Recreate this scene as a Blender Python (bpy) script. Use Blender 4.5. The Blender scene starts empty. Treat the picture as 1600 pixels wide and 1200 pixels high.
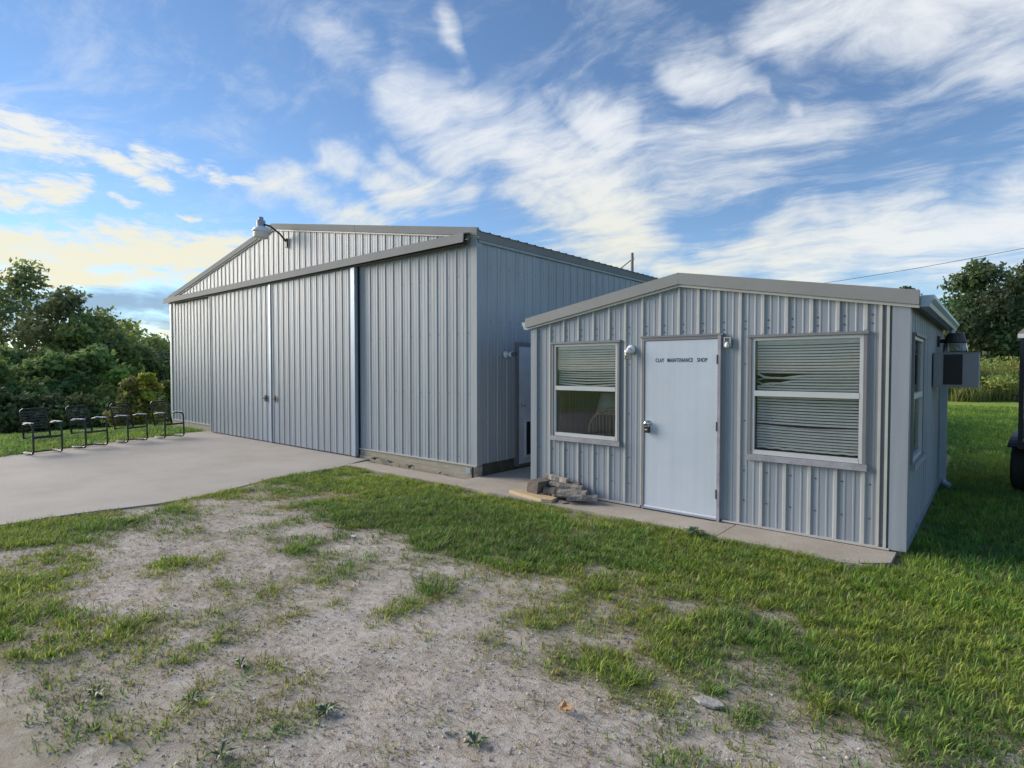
import bpy, math, random
import numpy as np
from math import radians, sin, cos, pi
random.seed(7); rng = np.random.default_rng(7)
S = bpy.context.scene
COL = S.collection
# ------------------------------------------------------------------ camera
CAMZ = 1.7; YAW = 40.48; PITCH = 1.556; FPX = 886.07
cam_d = bpy.data.cameras.new('camera'); cam = bpy.data.objects.new('camera', cam_d); COL.objects.link(cam)
cam.location = (0, 0, CAMZ); cam.rotation_euler = (radians(90 - PITCH), 0, radians(YAW))
cam_d.sensor_width = 36; cam_d.lens = FPX / 1600 * 36; cam_d.clip_end = 3000; cam_d.clip_start = .05
S.camera = cam
# ------------------------------------------------------------------ light
SUN_AZ = math.atan2(-.965, -.26)      # clockwise from +Y
SUN_EL = radians(21)
sd = bpy.data.lights.new('sun', 'SUN'); sun = bpy.data.objects.new('sun', sd); COL.objects.link(sun)
sd.energy = 2.3; sd.angle = radians(40); sd.color = (1, .88, .74)
sun.rotation_euler = (radians(90) - SUN_EL, 0, pi - SUN_AZ)
sun.location = (-20, -15, 12)
S.view_settings.view_transform = 'Standard'; S.view_settings.look = 'None'
S.view_settings.exposure = 1.42; S.view_settings.gamma = 1
S.render.engine = 'CYCLES'; S.cycles.max_bounces = 6; S.cycles.diffuse_bounces = 3; S.cycles.glossy_bounces = 3; S.cycles.transparent_max_bounces = 8; S.cycles.transmission_bounces = 4

def cam_ray(u, v):
    a = (u - 800) / FPX; b = -(v - 600) / FPX
    y = radians(YAW); p = radians(PITCH)
    fw = np.array([-sin(y) * cos(p), cos(y) * cos(p), -sin(p)]); r = np.array([cos(y), sin(y), 0]); up = np.cross(r, fw)
    return fw + a * r + b * up
def gnd(u, v, z=0):
    d = cam_ray(u, v); t = (z - CAMZ) / d[2]; return d[:2] * t

# ------------------------------------------------------------------ world: physical sky + cirrus by direction
W = bpy.data.worlds.new('World'); S.world = W; W.use_nodes = True
nt = W.node_tree; N = nt.nodes; L = nt.links; N.clear()
def nd(t, **k):
    n = N.new(t)
    for a, b in k.items(): setattr(n, a, b)
    return n
def lk(a, b): L.new(a, b)
def mth(op, a, b=None, c=None, clamp=False):
    n = nd('ShaderNodeMath', operation=op, use_clamp=clamp)
    for i, q in enumerate((a, b, c)):
        if q is None: continue
        if isinstance(q, (int, float)): n.inputs[i].default_value = q
        else: lk(q, n.inputs[i])
    return n.outputs[0]
def vm(op, a, b=None, sc=None):
    n = nd('ShaderNodeVectorMath', operation=op)
    for i, q in enumerate((a, b)):
        if q is None: continue
        if isinstance(q, tuple): n.inputs[i].default_value = q
        else: lk(q, n.inputs[i])
    if sc is not None:
        if isinstance(sc, (int, float)): n.inputs['Scale'].default_value = sc
        else: lk(sc, n.inputs['Scale'])
    return n.outputs['Value'] if op in ('LENGTH', 'DOT_PRODUCT') else n.outputs[0]
def mapr(x, a, b, c=0., d=1., smooth=True):
    n = nd('ShaderNodeMapRange'); n.interpolation_type = 'SMOOTHSTEP' if smooth else 'LINEAR'
    lk(x, n.inputs[0])
    for i, q in zip((1, 2, 3, 4), (a, b, c, d)): n.inputs[i].default_value = q
    return n.outputs[0]
sky = nd('ShaderNodeTexSky', sky_type='NISHITA', sun_disc=False)
sky.sun_elevation = SUN_EL; sky.sun_rotation = SUN_AZ; sky.air_density = 1.0; sky.dust_density = .0; sky.ozone_density = 3.4; sky.altitude = 900
tc = nd('ShaderNodeTexCoord').outputs['Generated']
dirn = vm('NORMALIZE', tc)
sep = nd('ShaderNodeSeparateXYZ'); lk(dirn, sep.inputs[0])
az = mth('ARCTAN2', sep.outputs[0], sep.outputs[1]); el = mth('ARCSINE', sep.outputs[2])
AE = nd('ShaderNodeCombineXYZ'); lk(az, AE.inputs[0]); lk(el, AE.inputs[1]); AE = AE.outputs[0]
# cloud-deck coordinates (perspective of a flat layer)
den = mth('ADD', mth('MAXIMUM', sep.outputs[2], 0.), .13)
PL = nd('ShaderNodeCombineXYZ'); lk(mth('DIVIDE', sep.outputs[0], den), PL.inputs[0]); lk(mth('DIVIDE', sep.outputs[1], den), PL.inputs[1]); PL = PL.outputs[0]
def noise(vec, scale, detail=6, rough=.6, dist=0., col=False):
    n = nd('ShaderNodeTexNoise'); lk(vec, n.inputs['Vector'])
    n.inputs['Scale'].default_value = scale; n.inputs['Detail'].default_value = detail
    n.inputs['Roughness'].default_value = rough; n.inputs['Distortion'].default_value = dist
    return n.outputs['Color' if col else 'Fac']
def warp(vec, scale, amt):
    c = vm('SUBTRACT', noise(vec, scale, 3, .5, 0, True), (.5, .5, .5))
    return vm('ADD', vec, vm('SCALE', c, None, amt))
def rot_scale(vec, ang, sx, sy):
    m = nd('ShaderNodeMapping', vector_type='POINT'); lk(vec, m.inputs['Vector'])
    m.inputs['Rotation'].default_value = (0, 0, ang); m.inputs['Scale'].default_value = (sx, sy, 1); return m.outputs[0]
PW = warp(PL, 1.2, .65)
wisp = noise(rot_scale(PW, radians(-35), 1.0, 2.5), 1.5, 9, .66, .15)     # streaky cirrus
puff = noise(PW, 4.2, 7, .66)
ripple = noise(rot_scale(AE, radians(-9), 1.0, 3.2), 19., 7, .68, .4)      # mackerel rows of the low deck
def ae(u, v):
    d = cam_ray(u, v); d = d / np.linalg.norm(d); return math.atan2(d[0], d[1]), math.asin(d[2])
AEW = warp(warp(AE, 4., .16), 13., .06); AEW2 = warp(AE, 8., .06)
def capsule(vec, p0, p1, wpx, strength, wide=1.6):
    a = ae(*p0); b = ae(*p1); w = wpx / FPX
    ba = (b[0] - a[0], b[1] - a[1], 0.); bb = max(ba[0] ** 2 + ba[1] ** 2, 1e-6)
    pa = vm('SUBTRACT', vec, (a[0], a[1], 0.))
    h = mth('DIVIDE', vm('DOT_PRODUCT', pa, ba), bb, clamp=True)
    dd = vm('LENGTH', vm('SUBTRACT', pa, vm('SCALE', ba, None, h)))
    # ba scaled by node: constant vector input needs a combine
    return mapr(dd, w * wide, 0., 0., strength)
CIR = [((520, 60), (640, 130), 55, .8), ((600, 130), (790, 215), 75, 1.), ((690, 10), (722, 110), 32, 1.), ((660, 215), (800, 200), 60, .6),
       ((480, 245), (600, 275), 28, .9), ((600, 235), (680, 270), 40, .8), ((620, 300), (730, 290), 50, 1.), ((430, 290), (590, 335), 40, .9),
       ((930, 180), (960, 230), 70, 1.1), ((850, 260), (960, 360), 110, 1.1), ((900, 330), (950, 400), 90, 1.0), ((1000, 270), (1300, 200), 90, .8),
       ((1060, 120), (1130, 140), 50, .9), ((1160, 150), (1220, 195), 28, 1.), ((1050, 60), (1150, 70), 60, .5), ((1230, 20), (1600, 40), 90, .9),
       ((1250, 160), (1600, 120), 120, .6), ((1040, 425), (1330, 350), 45, 1.), ((1250, 400), (1640, 345), 75, 1.1), ((870, 20), (1000, 60), 60, .4)]
LOW = [((-60, 190), (130, 235), 34, 1.), ((130, 235), (250, 290), 26, 1.), ((215, 235), (340, 275), 22, 1.), ((330, 280), (430, 298), 14, .9),
       ((-60, 285), (120, 300), 30, 1.), ((180, 318), (310, 346), 7, .9), ((170, 355), (380, 385), 22, .9),
       ((-120, 375), (400, 400), 46, 1.15), ((-100, 420), (300, 432), 26, 1.1), ((150, 525), (330, 520), 22, .8), ((150, 478), (260, 485), 8, .5), ((10, 138), (104, 141), 3, .8)]
def addall(vec, lst, wide):
    o = None
    for s in lst:
        q = capsule(vec, *s, wide); o = q if o is None else mth('MAXIMUM', o, q)
    return o
mc = addall(AEW, CIR, 1.6); ml = addall(AEW2, LOW, 1.35)
wn = mapr(mth('ADD', mth('MULTIPLY', wisp, .7), mth('MULTIPLY', puff, .3)), .34, .66, smooth=False)
d_c = mapr(mth('ADD', mth('MULTIPLY', wn, 1.05), mth('MULTIPLY', mth('ADD', mc, -.72), 1.2)), .0, 1.2)
d_bg = mth('MULTIPLY', mapr(wn, .40, 1.1), .38)
rn = mapr(ripple, .30, .68, smooth=False)
d_l = mapr(mth('ADD', mth('MULTIPLY', rn, 1.1), mth('MULTIPLY', mth('ADD', ml, -.72), 1.3)), .08, 1.1)
above = mapr(el, .0, .05)
dens = mth('MULTIPLY', mth('MAXIMUM', mth('MAXIMUM', mth('MULTIPLY', d_c, .92), d_bg), mth('MULTIPLY', d_l, .95)), above, clamp=True)
# clouds warm up towards the low sun
sdir = (sin(SUN_AZ) * cos(SUN_EL), cos(SUN_AZ) * cos(SUN_EL), sin(SUN_EL))
toward = mapr(vm('DOT_PRODUCT', dirn, sdir), -.35, .6); lowf = mapr(el, .42, .10)
wf = mth('MULTIPLY', toward, lowf)
cc = nd('ShaderNodeMix', data_type='RGBA'); lk(wf, cc.inputs['Factor']); cc.inputs['A'].default_value = (5.3, 5.5, 5.7, 1); cc.inputs['B'].default_value = (5.6, 5.3, 3.9, 1)
mx = nd('ShaderNodeMix', data_type='RGBA'); lk(dens, mx.inputs['Factor']); lk(sky.outputs[0], mx.inputs['A']); lk(cc.outputs['Result'], mx.inputs['B'])
BANK = [((-140, 455), (60, 470), 24, 1.), ((0, 470), (420, 478), 30, 1.), ((-100, 500), (400, 505), 22, .8)]
d_b = mth('MULTIPLY', mapr(mth('ADD', mth('MULTIPLY', rn, .5), mth('MULTIPLY', mth('ADD', addall(AEW2, BANK, 1.3), -.45), 1.4)), .0, .9), .8, clamp=True)
mb_ = nd('ShaderNodeMix', data_type='RGBA'); lk(d_b, mb_.inputs['Factor']); lk(mx.outputs['Result'], mb_.inputs['A']); mb_.inputs['B'].default_value = (1.5, 2.2, 3.1, 1); mx = mb_
bg = nd('ShaderNodeBackground'); bg.inputs['Strength'].default_value = .062; lk(mx.outputs['Result'], bg.inputs['Color'])
wo = nd('ShaderNodeOutputWorld'); lk(bg.outputs[0], wo.inputs[0])

# ------------------------------------------------------------------ materials
def mat(name, col, rough=.6, var=.12, scale=6., bump=0., bscale=40., metal=0., spec=.5, col2=None, stretch=(1, 1, 1), attr=None, trans=0., streak=0.):
    m = bpy.data.materials.new(name); m.use_nodes = True; t = m.node_tree; n = t.nodes; b = n['Principled BSDF']; out = n['Material Output']
    b.inputs['Roughness'].default_value = rough; b.inputs['Metallic'].default_value = metal; b.inputs['Specular IOR Level'].default_value = spec
    g = n.new('ShaderNodeTexCoord'); mp = n.new('ShaderNodeMapping'); mp.inputs['Scale'].default_value = stretch
    geo = n.new('ShaderNodeNewGeometry'); t.links.new(geo.outputs['Position'], mp.inputs['Vector'])
    no = n.new('ShaderNodeTexNoise'); no.inputs['Scale'].default_value = scale; no.inputs['Detail'].default_value = 6; no.inputs['Roughness'].default_value = .65
    t.links.new(mp.outputs[0], no.inputs['Vector'])
    r = n.new('ShaderNodeMapRange'); r.inputs[1].default_value = .3; r.inputs[2].default_value = .7; t.links.new(no.outputs['Fac'], r.inputs[0])
    mix = n.new('ShaderNodeMix'); mix.data_type = 'RGBA'; t.links.new(r.outputs[0], mix.inputs['Factor'])
    c = np.array(col); c2 = np.array(col2) if col2 is not None else c * (1 + var); c1 = c if col2 is not None else c * (1 - var)
    mix.inputs['A'].default_value = (*c1, 1); mix.inputs['B'].default_value = (*c2, 1)
    src = mix.outputs['Result']
    if attr:
        at = n.new('ShaderNodeAttribute'); at.attribute_name = attr; mm = n.new('ShaderNodeMix'); mm.data_type = 'RGBA'; mm.blend_type = 'MULTIPLY'; mm.inputs['Factor'].default_value = 1
        t.links.new(src, mm.inputs['A']); t.links.new(at.outputs['Color'], mm.inputs['B']); src = mm.outputs['Result']
    if streak:      # weather streaks and a slightly different tone for each sheet
        m3 = n.new('ShaderNodeMapping'); m3.inputs['Scale'].default_value = (14, 14, .5); t.links.new(geo.outputs['Position'], m3.inputs['Vector'])
        n3 = n.new('ShaderNodeTexNoise'); n3.inputs['Scale'].default_value = 1.; n3.inputs['Detail'].default_value = 4; t.links.new(m3.outputs[0], n3.inputs['Vector'])
        r3 = n.new('ShaderNodeMapRange'); r3.inputs[1].default_value = .35; r3.inputs[2].default_value = .75; r3.inputs[3].default_value = 1.; r3.inputs[4].default_value = 1 - streak; t.links.new(n3.outputs['Fac'], r3.inputs[0])
        oi = n.new('ShaderNodeObjectInfo'); r4 = n.new('ShaderNodeMapRange'); r4.inputs[3].default_value = 1 - streak * .35; r4.inputs[4].default_value = 1 + streak * .35; t.links.new(oi.outputs['Random'], r4.inputs[0])
        mu = n.new('ShaderNodeMath'); mu.operation = 'MULTIPLY'; t.links.new(r3.outputs[0], mu.inputs[0]); t.links.new(r4.outputs[0], mu.inputs[1])
        vs = n.new('ShaderNodeVectorMath'); vs.operation = 'SCALE'; t.links.new(src, vs.inputs[0]); t.links.new(mu.outputs[0], vs.inputs['Scale']); src = vs.outputs[0]
    t.links.new(src, b.inputs['Base Color'])
    if bump:
        n2 = n.new('ShaderNodeTexNoise'); n2.inputs['Scale'].default_value = bscale; n2.inputs['Detail'].default_value = 5; t.links.new(mp.outputs[0], n2.inputs['Vector'])
        bp = n.new('ShaderNodeBump'); bp.inputs['Strength'].default_value = bump; bp.inputs['Distance'].default_value = .02; t.links.new(n2.outputs['Fac'], bp.inputs['Height']); t.links.new(bp.outputs[0], b.inputs['Normal'])
    if trans:
        tr = n.new('ShaderNodeBsdfTranslucent'); t.links.new(src, tr.inputs['Color']); ms = n.new('ShaderNodeMixShader'); ms.inputs[0].default_value = trans
        t.links.new(b.outputs[0], ms.inputs[1]); t.links.new(tr.outputs[0], ms.inputs[2]); t.links.new(ms.outputs[0], out.inputs['Surface'])
    return m
M = {}
M['siding'] = mat('siding_paint', (.325, .358, .39), .42, .09, 1.6, .12, 9, stretch=(1, 1, .25), spec=.45, streak=.16)
M['door_siding'] = mat('door_siding_paint', (.335, .368, .40), .42, .10, 1.5, .15, 8, stretch=(1, 1, .2), spec=.45, streak=.16)
M['shed_siding'] = mat('shed_siding_paint', (.295, .327, .37), .42, .09, 1.8, .12, 9, stretch=(1, 1, .25), spec=.45, streak=.16)
M['rib_light'] = mat('pale_trim_and_lit_rib', (.45, .45, .425), .45, .10, 4, 0)  # pale trim colour, also the painted sunlight on the shed ribs
M['trim'] = mat('grey_trim_paint', (.235, .24, .245), .75, .07, 2, .05, 12, spec=.15)
M['fascia'] = mat('fascia_paint', (.235, .24, .24), .6, .06, 2, .05, 12)
M['white_metal'] = mat('white_enamel', (.72, .74, .77), .35, .05, 3)
M['galv'] = mat('pale_blue_steel', (.33, .40, .49), .35, .07, 3, metal=.2)
M['door_white'] = mat('white_door_paint', (.52, .58, .66), .38, .05, 2.2, .03, 20, streak=.07)
M['door_dirty'] = mat('stained_door_paint', (.62, .67, .74), .45, .12, 2.5, .05, 20)
M['moss'] = mat('mossy_stain', (.16, .18, .10), .8, .3, 8)
M['frame'] = mat('window_aluminium', (.50, .52, .53), .4, .06, 5)
M['casing'] = mat('grey_casing', (.19, .19, .20), .5, .1, 5)
M['sill'] = mat('chipped_sill_paint', (.30, .295, .33), .6, .2, 12, .1, 40)
M['dark'] = mat('black_plastic', (.015, .016, .02), .4, .2, 8)
M['hinge'] = mat('dark_steel', (.06, .055, .055), .5, .2, 20, metal=.5)
M['chrome'] = mat('worn_chrome', (.6, .6, .62), .22, .1, 20, metal=1.)
M['rust'] = mat('rusty_iron', (.13, .09, .075), .8, .3, 25)
M['wood_old'] = mat('weathered_timber', (.30, .265, .205), .85, .25, 5, .4, 14, stretch=(1, 6, 6), col2=(.42, .385, .31))
M['wood_dark'] = mat('dark_void_timber', (.10, .095, .075), .9, .3, 6, .3, 20)
M['plank'] = mat('fresh_pine_board', (.52, .40, .24), .75, .15, 9, .2, 30, stretch=(2, 8, 8))
M['log'] = mat('grey_split_log', (.17, .15, .13), .9, .3, 14, .6, 45, col2=(.28, .26, .235))
M['log_dark'] = mat('dark_bark_log', (.11, .09, .075), .95, .3, 14, .7, 45, col2=(.20, .165, .14))
M['cut'] = mat('pale_cut_wood', (.38, .34, .28), .85, .2, 20, .3, 60)
M['concrete'] = mat('worn_concrete', (.33, .308, .275), .9, .1, .9, .35, 60, col2=(.42, .395, .36))
M['walk'] = mat('walkway_concrete', (.33, .295, .245), .9, .1, 2.2, .3, 55, col2=(.44, .40, .34))
M['chair'] = mat('black_chair_enamel', (.012, .017, .018), .28, .3, 9)
M['slat'] = mat('chair_strap', (.025, .04, .038), .30, .3, 9)
M['blind'] = mat('aged_blind_vinyl', (.82, .82, .77), .5, .08, 8)
M['tyre'] = mat('tyre_rubber', (.02, .02, .014), .8, .2, 10)
M['rim'] = mat('wheel_rim', (.55, .57, .6), .4, .1, 10, metal=.3)
M['trailer'] = mat('black_trailer_paint', (.018, .02, .025), .4, .2, 6)
M['trailer_roof'] = mat('dusty_trailer_roof', (.30, .25, .21), .6, .2, 6)
M['room'] = mat('brown_panelling', (.16, .115, .075), .7, .2, 4, stretch=(6, 6, .4))
M['rattan'] = mat('rattan_cane', (.42, .30, .18), .6, .15, 20)
M['paper'] = mat('white_paper', (.66, .70, .72), .8, .04, 5)
M['ac'] = mat('grey_appliance_case', (.27, .28, .30), .5, .06, 6)
M['grille'] = mat('black_grille', (.02, .022, .028), .6, .2, 10)
M['cable'] = mat('black_cable', (.03, .03, .032), .6, .1, 10)
M['pole'] = mat('grey_utility_timber', (.22, .19, .17), .9, .2, 5)
M['bark'] = mat('tree_bark', (.10, .08, .06), .95, .3, 6, .4, 20)
M['leaf_dry'] = mat('dry_leaf_tan', (.42, .25, .13), .8, .2, 30)
M['leaf_red'] = mat('dry_leaf_russet', (.24, .08, .04), .8, .2, 30)
M['stone'] = mat('pale_stone', (.36, .355, .34), .9, .15, 20, .3, 60)
M['letters'] = mat('black_letter_vinyl', (.02, .025, .04), .6, .1, 10)
M['grass'] = mat('grass_blades', (1, 1, 1), .55, .08, 2, attr='tint', trans=.42, spec=.3)
M['leaves'] = mat('tree_leaves', (1, 1, 1), .6, .06, .8, attr='tint', trans=.5, spec=.25)
M['gravel'] = mat('gravel_bits', (1, 1, 1), .9, .05, 10, attr='tint')
def glassy(name, tint, rough=.03, f=1.0):
    m = bpy.data.materials.new(name); m.use_nodes = True; t = m.node_tree; n = t.nodes; n.remove(n['Principled BSDF'])
    tr = n.new('ShaderNodeBsdfTransparent'); tr.inputs[0].default_value = (*tint, 1); gl = n.new('ShaderNodeBsdfGlossy'); gl.inputs['Roughness'].default_value = rough
    fr = n.new('ShaderNodeFresnel'); fr.inputs[0].default_value = 1.5
    no = n.new('ShaderNodeTexNoise'); no.inputs['Scale'].default_value = 3; bp = n.new('ShaderNodeBump'); bp.inputs['Strength'].default_value = .02
    t.links.new(no.outputs['Fac'], bp.inputs['Height']); t.links.new(bp.outputs[0], gl.inputs['Normal'])
    mu = n.new('ShaderNodeMath'); mu.operation = 'MULTIPLY'; mu.inputs[1].default_value = f; t.links.new(fr.outputs[0], mu.inputs[0])
    ms = n.new('ShaderNodeMixShader'); t.links.new(mu.outputs[0], ms.inputs[0]); t.links.new(tr.outputs[0], ms.inputs[1]); t.links.new(gl.outputs[0], ms.inputs[2])
    t.links.new(ms.outputs[0], n['Material Output'].inputs['Surface']); return m
M['glass'] = glassy('window_glass', (.97, .98, .975), .02, .8)
M['jar'] = glassy('jar_glass', (.80, .80, .76), .15, 3.)

# ground: soil and thatch, mixed by the vegetation cover stored on the mesh
def ground_mat():
    m = bpy.data.materials.new('soil_and_thatch'); m.use_nodes = True; t = m.node_tree; n = t.nodes; b = n['Principled BSDF']; b.inputs['Roughness'].default_value = .95; b.inputs['Specular IOR Level'].default_value = .15
    geo = n.new('ShaderNodeNewGeometry')
    def no(s, d=6, r=.6):
        k = n.new('ShaderNodeTexNoise'); k.inputs['Scale'].default_value = s; k.inputs['Detail'].default_value = d; k.inputs['Roughness'].default_value = r; t.links.new(geo.outputs['Position'], k.inputs['Vector']); return k.outputs['Fac']
    def mr(x, a, bb):
        k = n.new('ShaderNodeMapRange'); t.links.new(x, k.inputs[0]); k.inputs[1].default_value = a; k.inputs[2].default_value = bb; return k.outputs[0]
    def mix(f, a, c, bl='MIX'):
        k = n.new('ShaderNodeMix'); k.data_type = 'RGBA'; k.blend_type = bl
        if isinstance(f, float): k.inputs['Factor'].default_value = f
        else: t.links.new(f, k.inputs['Factor'])
        for s, q in (('A', a), ('B', c)):
            if isinstance(q, tuple): k.inputs[s].default_value = (*q, 1)
            else: t.links.new(q, k.inputs[s])
        return k.outputs['Result']
    soil = mix(mr(no(1.4), .35, .65), (.48, .44, .385), (.62, .585, .53))
    soil = mix(mr(no(14, 8, .7), .42, .72), soil, (.32, .27, .215))
    soil = mix(mr(no(4.5, 7, .72), .50, .72), soil, (.34, .30, .25))
    soil = mix(mr(no(70, 4, .7), .58, .75), soil, (.68, .62, .54))
    th = mix(mr(no(9, 8, .7), .35, .65), (.17, .17, .07), (.28, .24, .14))
    far = mix(mr(no(.6, 8, .7), .3, .7), (.20, .29, .055), (.27, .36, .075))
    at = n.new('ShaderNodeAttribute'); at.attribute_name = 'cover'; sp = n.new('ShaderNodeSeparateColor'); t.links.new(at.outputs['Color'], sp.inputs[0])
    c = mix(sp.outputs[0], soil, th); c = mix(sp.outputs[1], c, far)
    t.links.new(c, b.inputs['Base Color'])
    ad = n.new('ShaderNodeMath'); ad.operation = 'ADD'; t.links.new(no(25, 8, .7), ad.inputs[0]); t.links.new(no(110, 4, .7), ad.inputs[1])
    bp = n.new('ShaderNodeBump'); bp.inputs['Strength'].default_value = .7; bp.inputs['Distance'].default_value = .015; t.links.new(ad.outputs[0], bp.inputs['Height']); t.links.new(bp.outputs[0], b.inputs['Normal'])
    return m
M['ground'] = ground_mat()

# ------------------------------------------------------------------ mesh helpers
OFF = {}
class MB:
    def __init__(s): s.v = []; s.f = []
    def add(s, vs, fs):
        o = len(s.v); s.v += [tuple(map(float, p)) for p in vs]; s.f += [tuple(i + o for i in f) for f in fs]; return s
    def box(s, x0, y0, z0, x1, y1, z1):
        return s.add([(x0, y0, z0), (x1, y0, z0), (x1, y1, z0), (x0, y1, z0), (x0, y0, z1), (x1, y0, z1), (x1, y1, z1), (x0, y1, z1)],
                     [(0, 3, 2, 1), (4, 5, 6, 7), (0, 1, 5, 4), (1, 2, 6, 5), (2, 3, 7, 6), (3, 0, 4, 7)])
    def prism(s, poly, d):            # polygon (3-D points) swept by vector d
        n = len(poly); d = np.array(d); a = [np.array(p, float) for p in poly]
        return s.add(a + [p + d for p in a], [tuple(range(n))[::-1], tuple(range(n, 2 * n))] + [(i, (i + 1) % n, n + (i + 1) % n, n + i) for i in range(n)])
    def tube(s, pts, r, n=8, cap=True):
        P = [np.array(p, float) for p in pts]; rs = r if isinstance(r, (list, tuple)) else [r] * len(P); vs = []; fs = []; prev = None
        for i, p in enumerate(P):
            t = P[min(i + 1, len(P) - 1)] - P[max(i - 1, 0)]; t = t / (np.linalg.norm(t) + 1e-9)
            if prev is None: a = np.cross(t, (0, 0, 1) if abs(t[2]) < .9 else (1, 0, 0))
            else: a = prev - t * np.dot(prev, t)
            a = a / np.linalg.norm(a); prev = a; b = np.cross(t, a)
            for k in range(n): q = 2 * pi * k / n; vs.append(p + rs[i] * (cos(q) * a + sin(q) * b))
        for i in range(len(P) - 1):
            for k in range(n): fs.append((i * n + k, i * n + (k + 1) % n, (i + 1) * n + (k + 1) % n, (i + 1) * n + k))
        if cap: fs += [tuple(range(n))[::-1], tuple(range((len(P) - 1) * n, len(P) * n))]
        return s.add(vs, fs)
    def lathe(s, prof, c, n=16, ax='z'):
        vs = []; fs = []
        for r, h in prof:
            for k in range(n):
                q = 2 * pi * k / n; a, b = r * cos(q), r * sin(q)
                vs.append({'z': (c[0] + a, c[1] + b, c[2] + h), 'y': (c[0] + a, c[1] + h, c[2] + b), 'x': (c[0] + h, c[1] + a, c[2] + b)}[ax])
        for i in range(len(prof) - 1):
            for k in range(n): fs.append((i * n + k, i * n + (k + 1) % n, (i + 1) * n + (k + 1) % n, (i + 1) * n + k))
        fs += [tuple(range(n))[::-1], tuple(range((len(prof) - 1) * n, len(prof) * n))]
        return s.add(vs, fs)
    def build(s, name, m, parent=None, smooth=False, bevel=0., **props):
        me = bpy.data.meshes.new(name); off = OFF.get(parent, (0, 0, 0)) if parent else (0, 0, 0)
        me.from_pydata([(a - off[0], b - off[1], c - off[2]) for a, b, c in s.v], [], s.f); me.update()
        import bmesh
        bm = bmesh.new(); bm.from_mesh(me); bmesh.ops.recalc_face_normals(bm, faces=bm.faces)
        if bevel: bmesh.ops.bevel(bm, geom=list(bm.edges), offset=bevel, segments=2, affect='EDGES', profile=.6)
        bm.to_mesh(me); bm.free()
        me.materials.append(M[m] if isinstance(m, str) else m)
        if smooth: me.polygons.foreach_set('use_smooth', [True] * len(me.polygons))
        o = bpy.data.objects.new(name, me); COL.objects.link(o)
        if parent: o.parent = parent; OFF[o] = off
        for k, q in props.items(): o[k] = q
        return o
def empty(name, loc, label=None, cat=None, group=None):
    o = bpy.data.objects.new(name, None); COL.objects.link(o); o.location = loc; OFF[o] = tuple(loc); o.empty_display_size = .2
    if label: o['label'] = label
    if cat: o['category'] = cat
    if group: o['group'] = group
    return o
def tag(o, label, cat, group=None):
    o['label'] = label; o['category'] = cat
    if group: o['group'] = group
    return o
def fast_mesh(name, verts, tris, tint, m, parent=None, **props):
    me = bpy.data.meshes.new(name); nv = len(verts); nf = len(tris)
    me.vertices.add(nv); me.vertices.foreach_set('co', np.asarray(verts, np.float32).ravel())
    me.loops.add(nf * 3); me.loops.foreach_set('vertex_index', np.asarray(tris, np.int32).ravel())
    me.polygons.add(nf); me.polygons.foreach_set('loop_start', np.arange(0, nf * 3, 3, dtype=np.int32))
    try: me.polygons.foreach_set('loop_total', np.full(nf, 3, np.int32))
    except Exception: pass
    a = me.color_attributes.new('tint', 'FLOAT_COLOR', 'POINT'); a.data.foreach_set('color', np.c_[tint, np.ones(nv)].astype(np.float32).ravel())
    me.update(calc_edges=True); me.validate()
    me.materials.append(M[m]); o = bpy.data.objects.new(name, me); COL.objects.link(o)
    if parent: o.parent = parent
    for k, q in props.items(): o[k] = q
    return o
# value noise
_perm = rng.random((256, 256))
def vnoise(x, y):
    xi = np.floor(x).astype(int); yi = np.floor(y).astype(int); fx = x - xi; fy = y - yi; fx = fx * fx * (3 - 2 * fx); fy = fy * fy * (3 - 2 * fy)
    g = lambda a, b: _perm[a % 256, b % 256]
    return (g(xi, yi) * (1 - fx) + g(xi + 1, yi) * fx) * (1 - fy) + (g(xi, yi + 1) * (1 - fx) + g(xi + 1, yi + 1) * fx) * fy
def fbm(x, y, o=4):
    s = 0; a = .5; t = 0
    for i in range(o): s = s + a * vnoise(x * 2 ** i + 17 * i, y * 2 ** i + 31 * i); t += a; a *= .55
    return s / t

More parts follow.
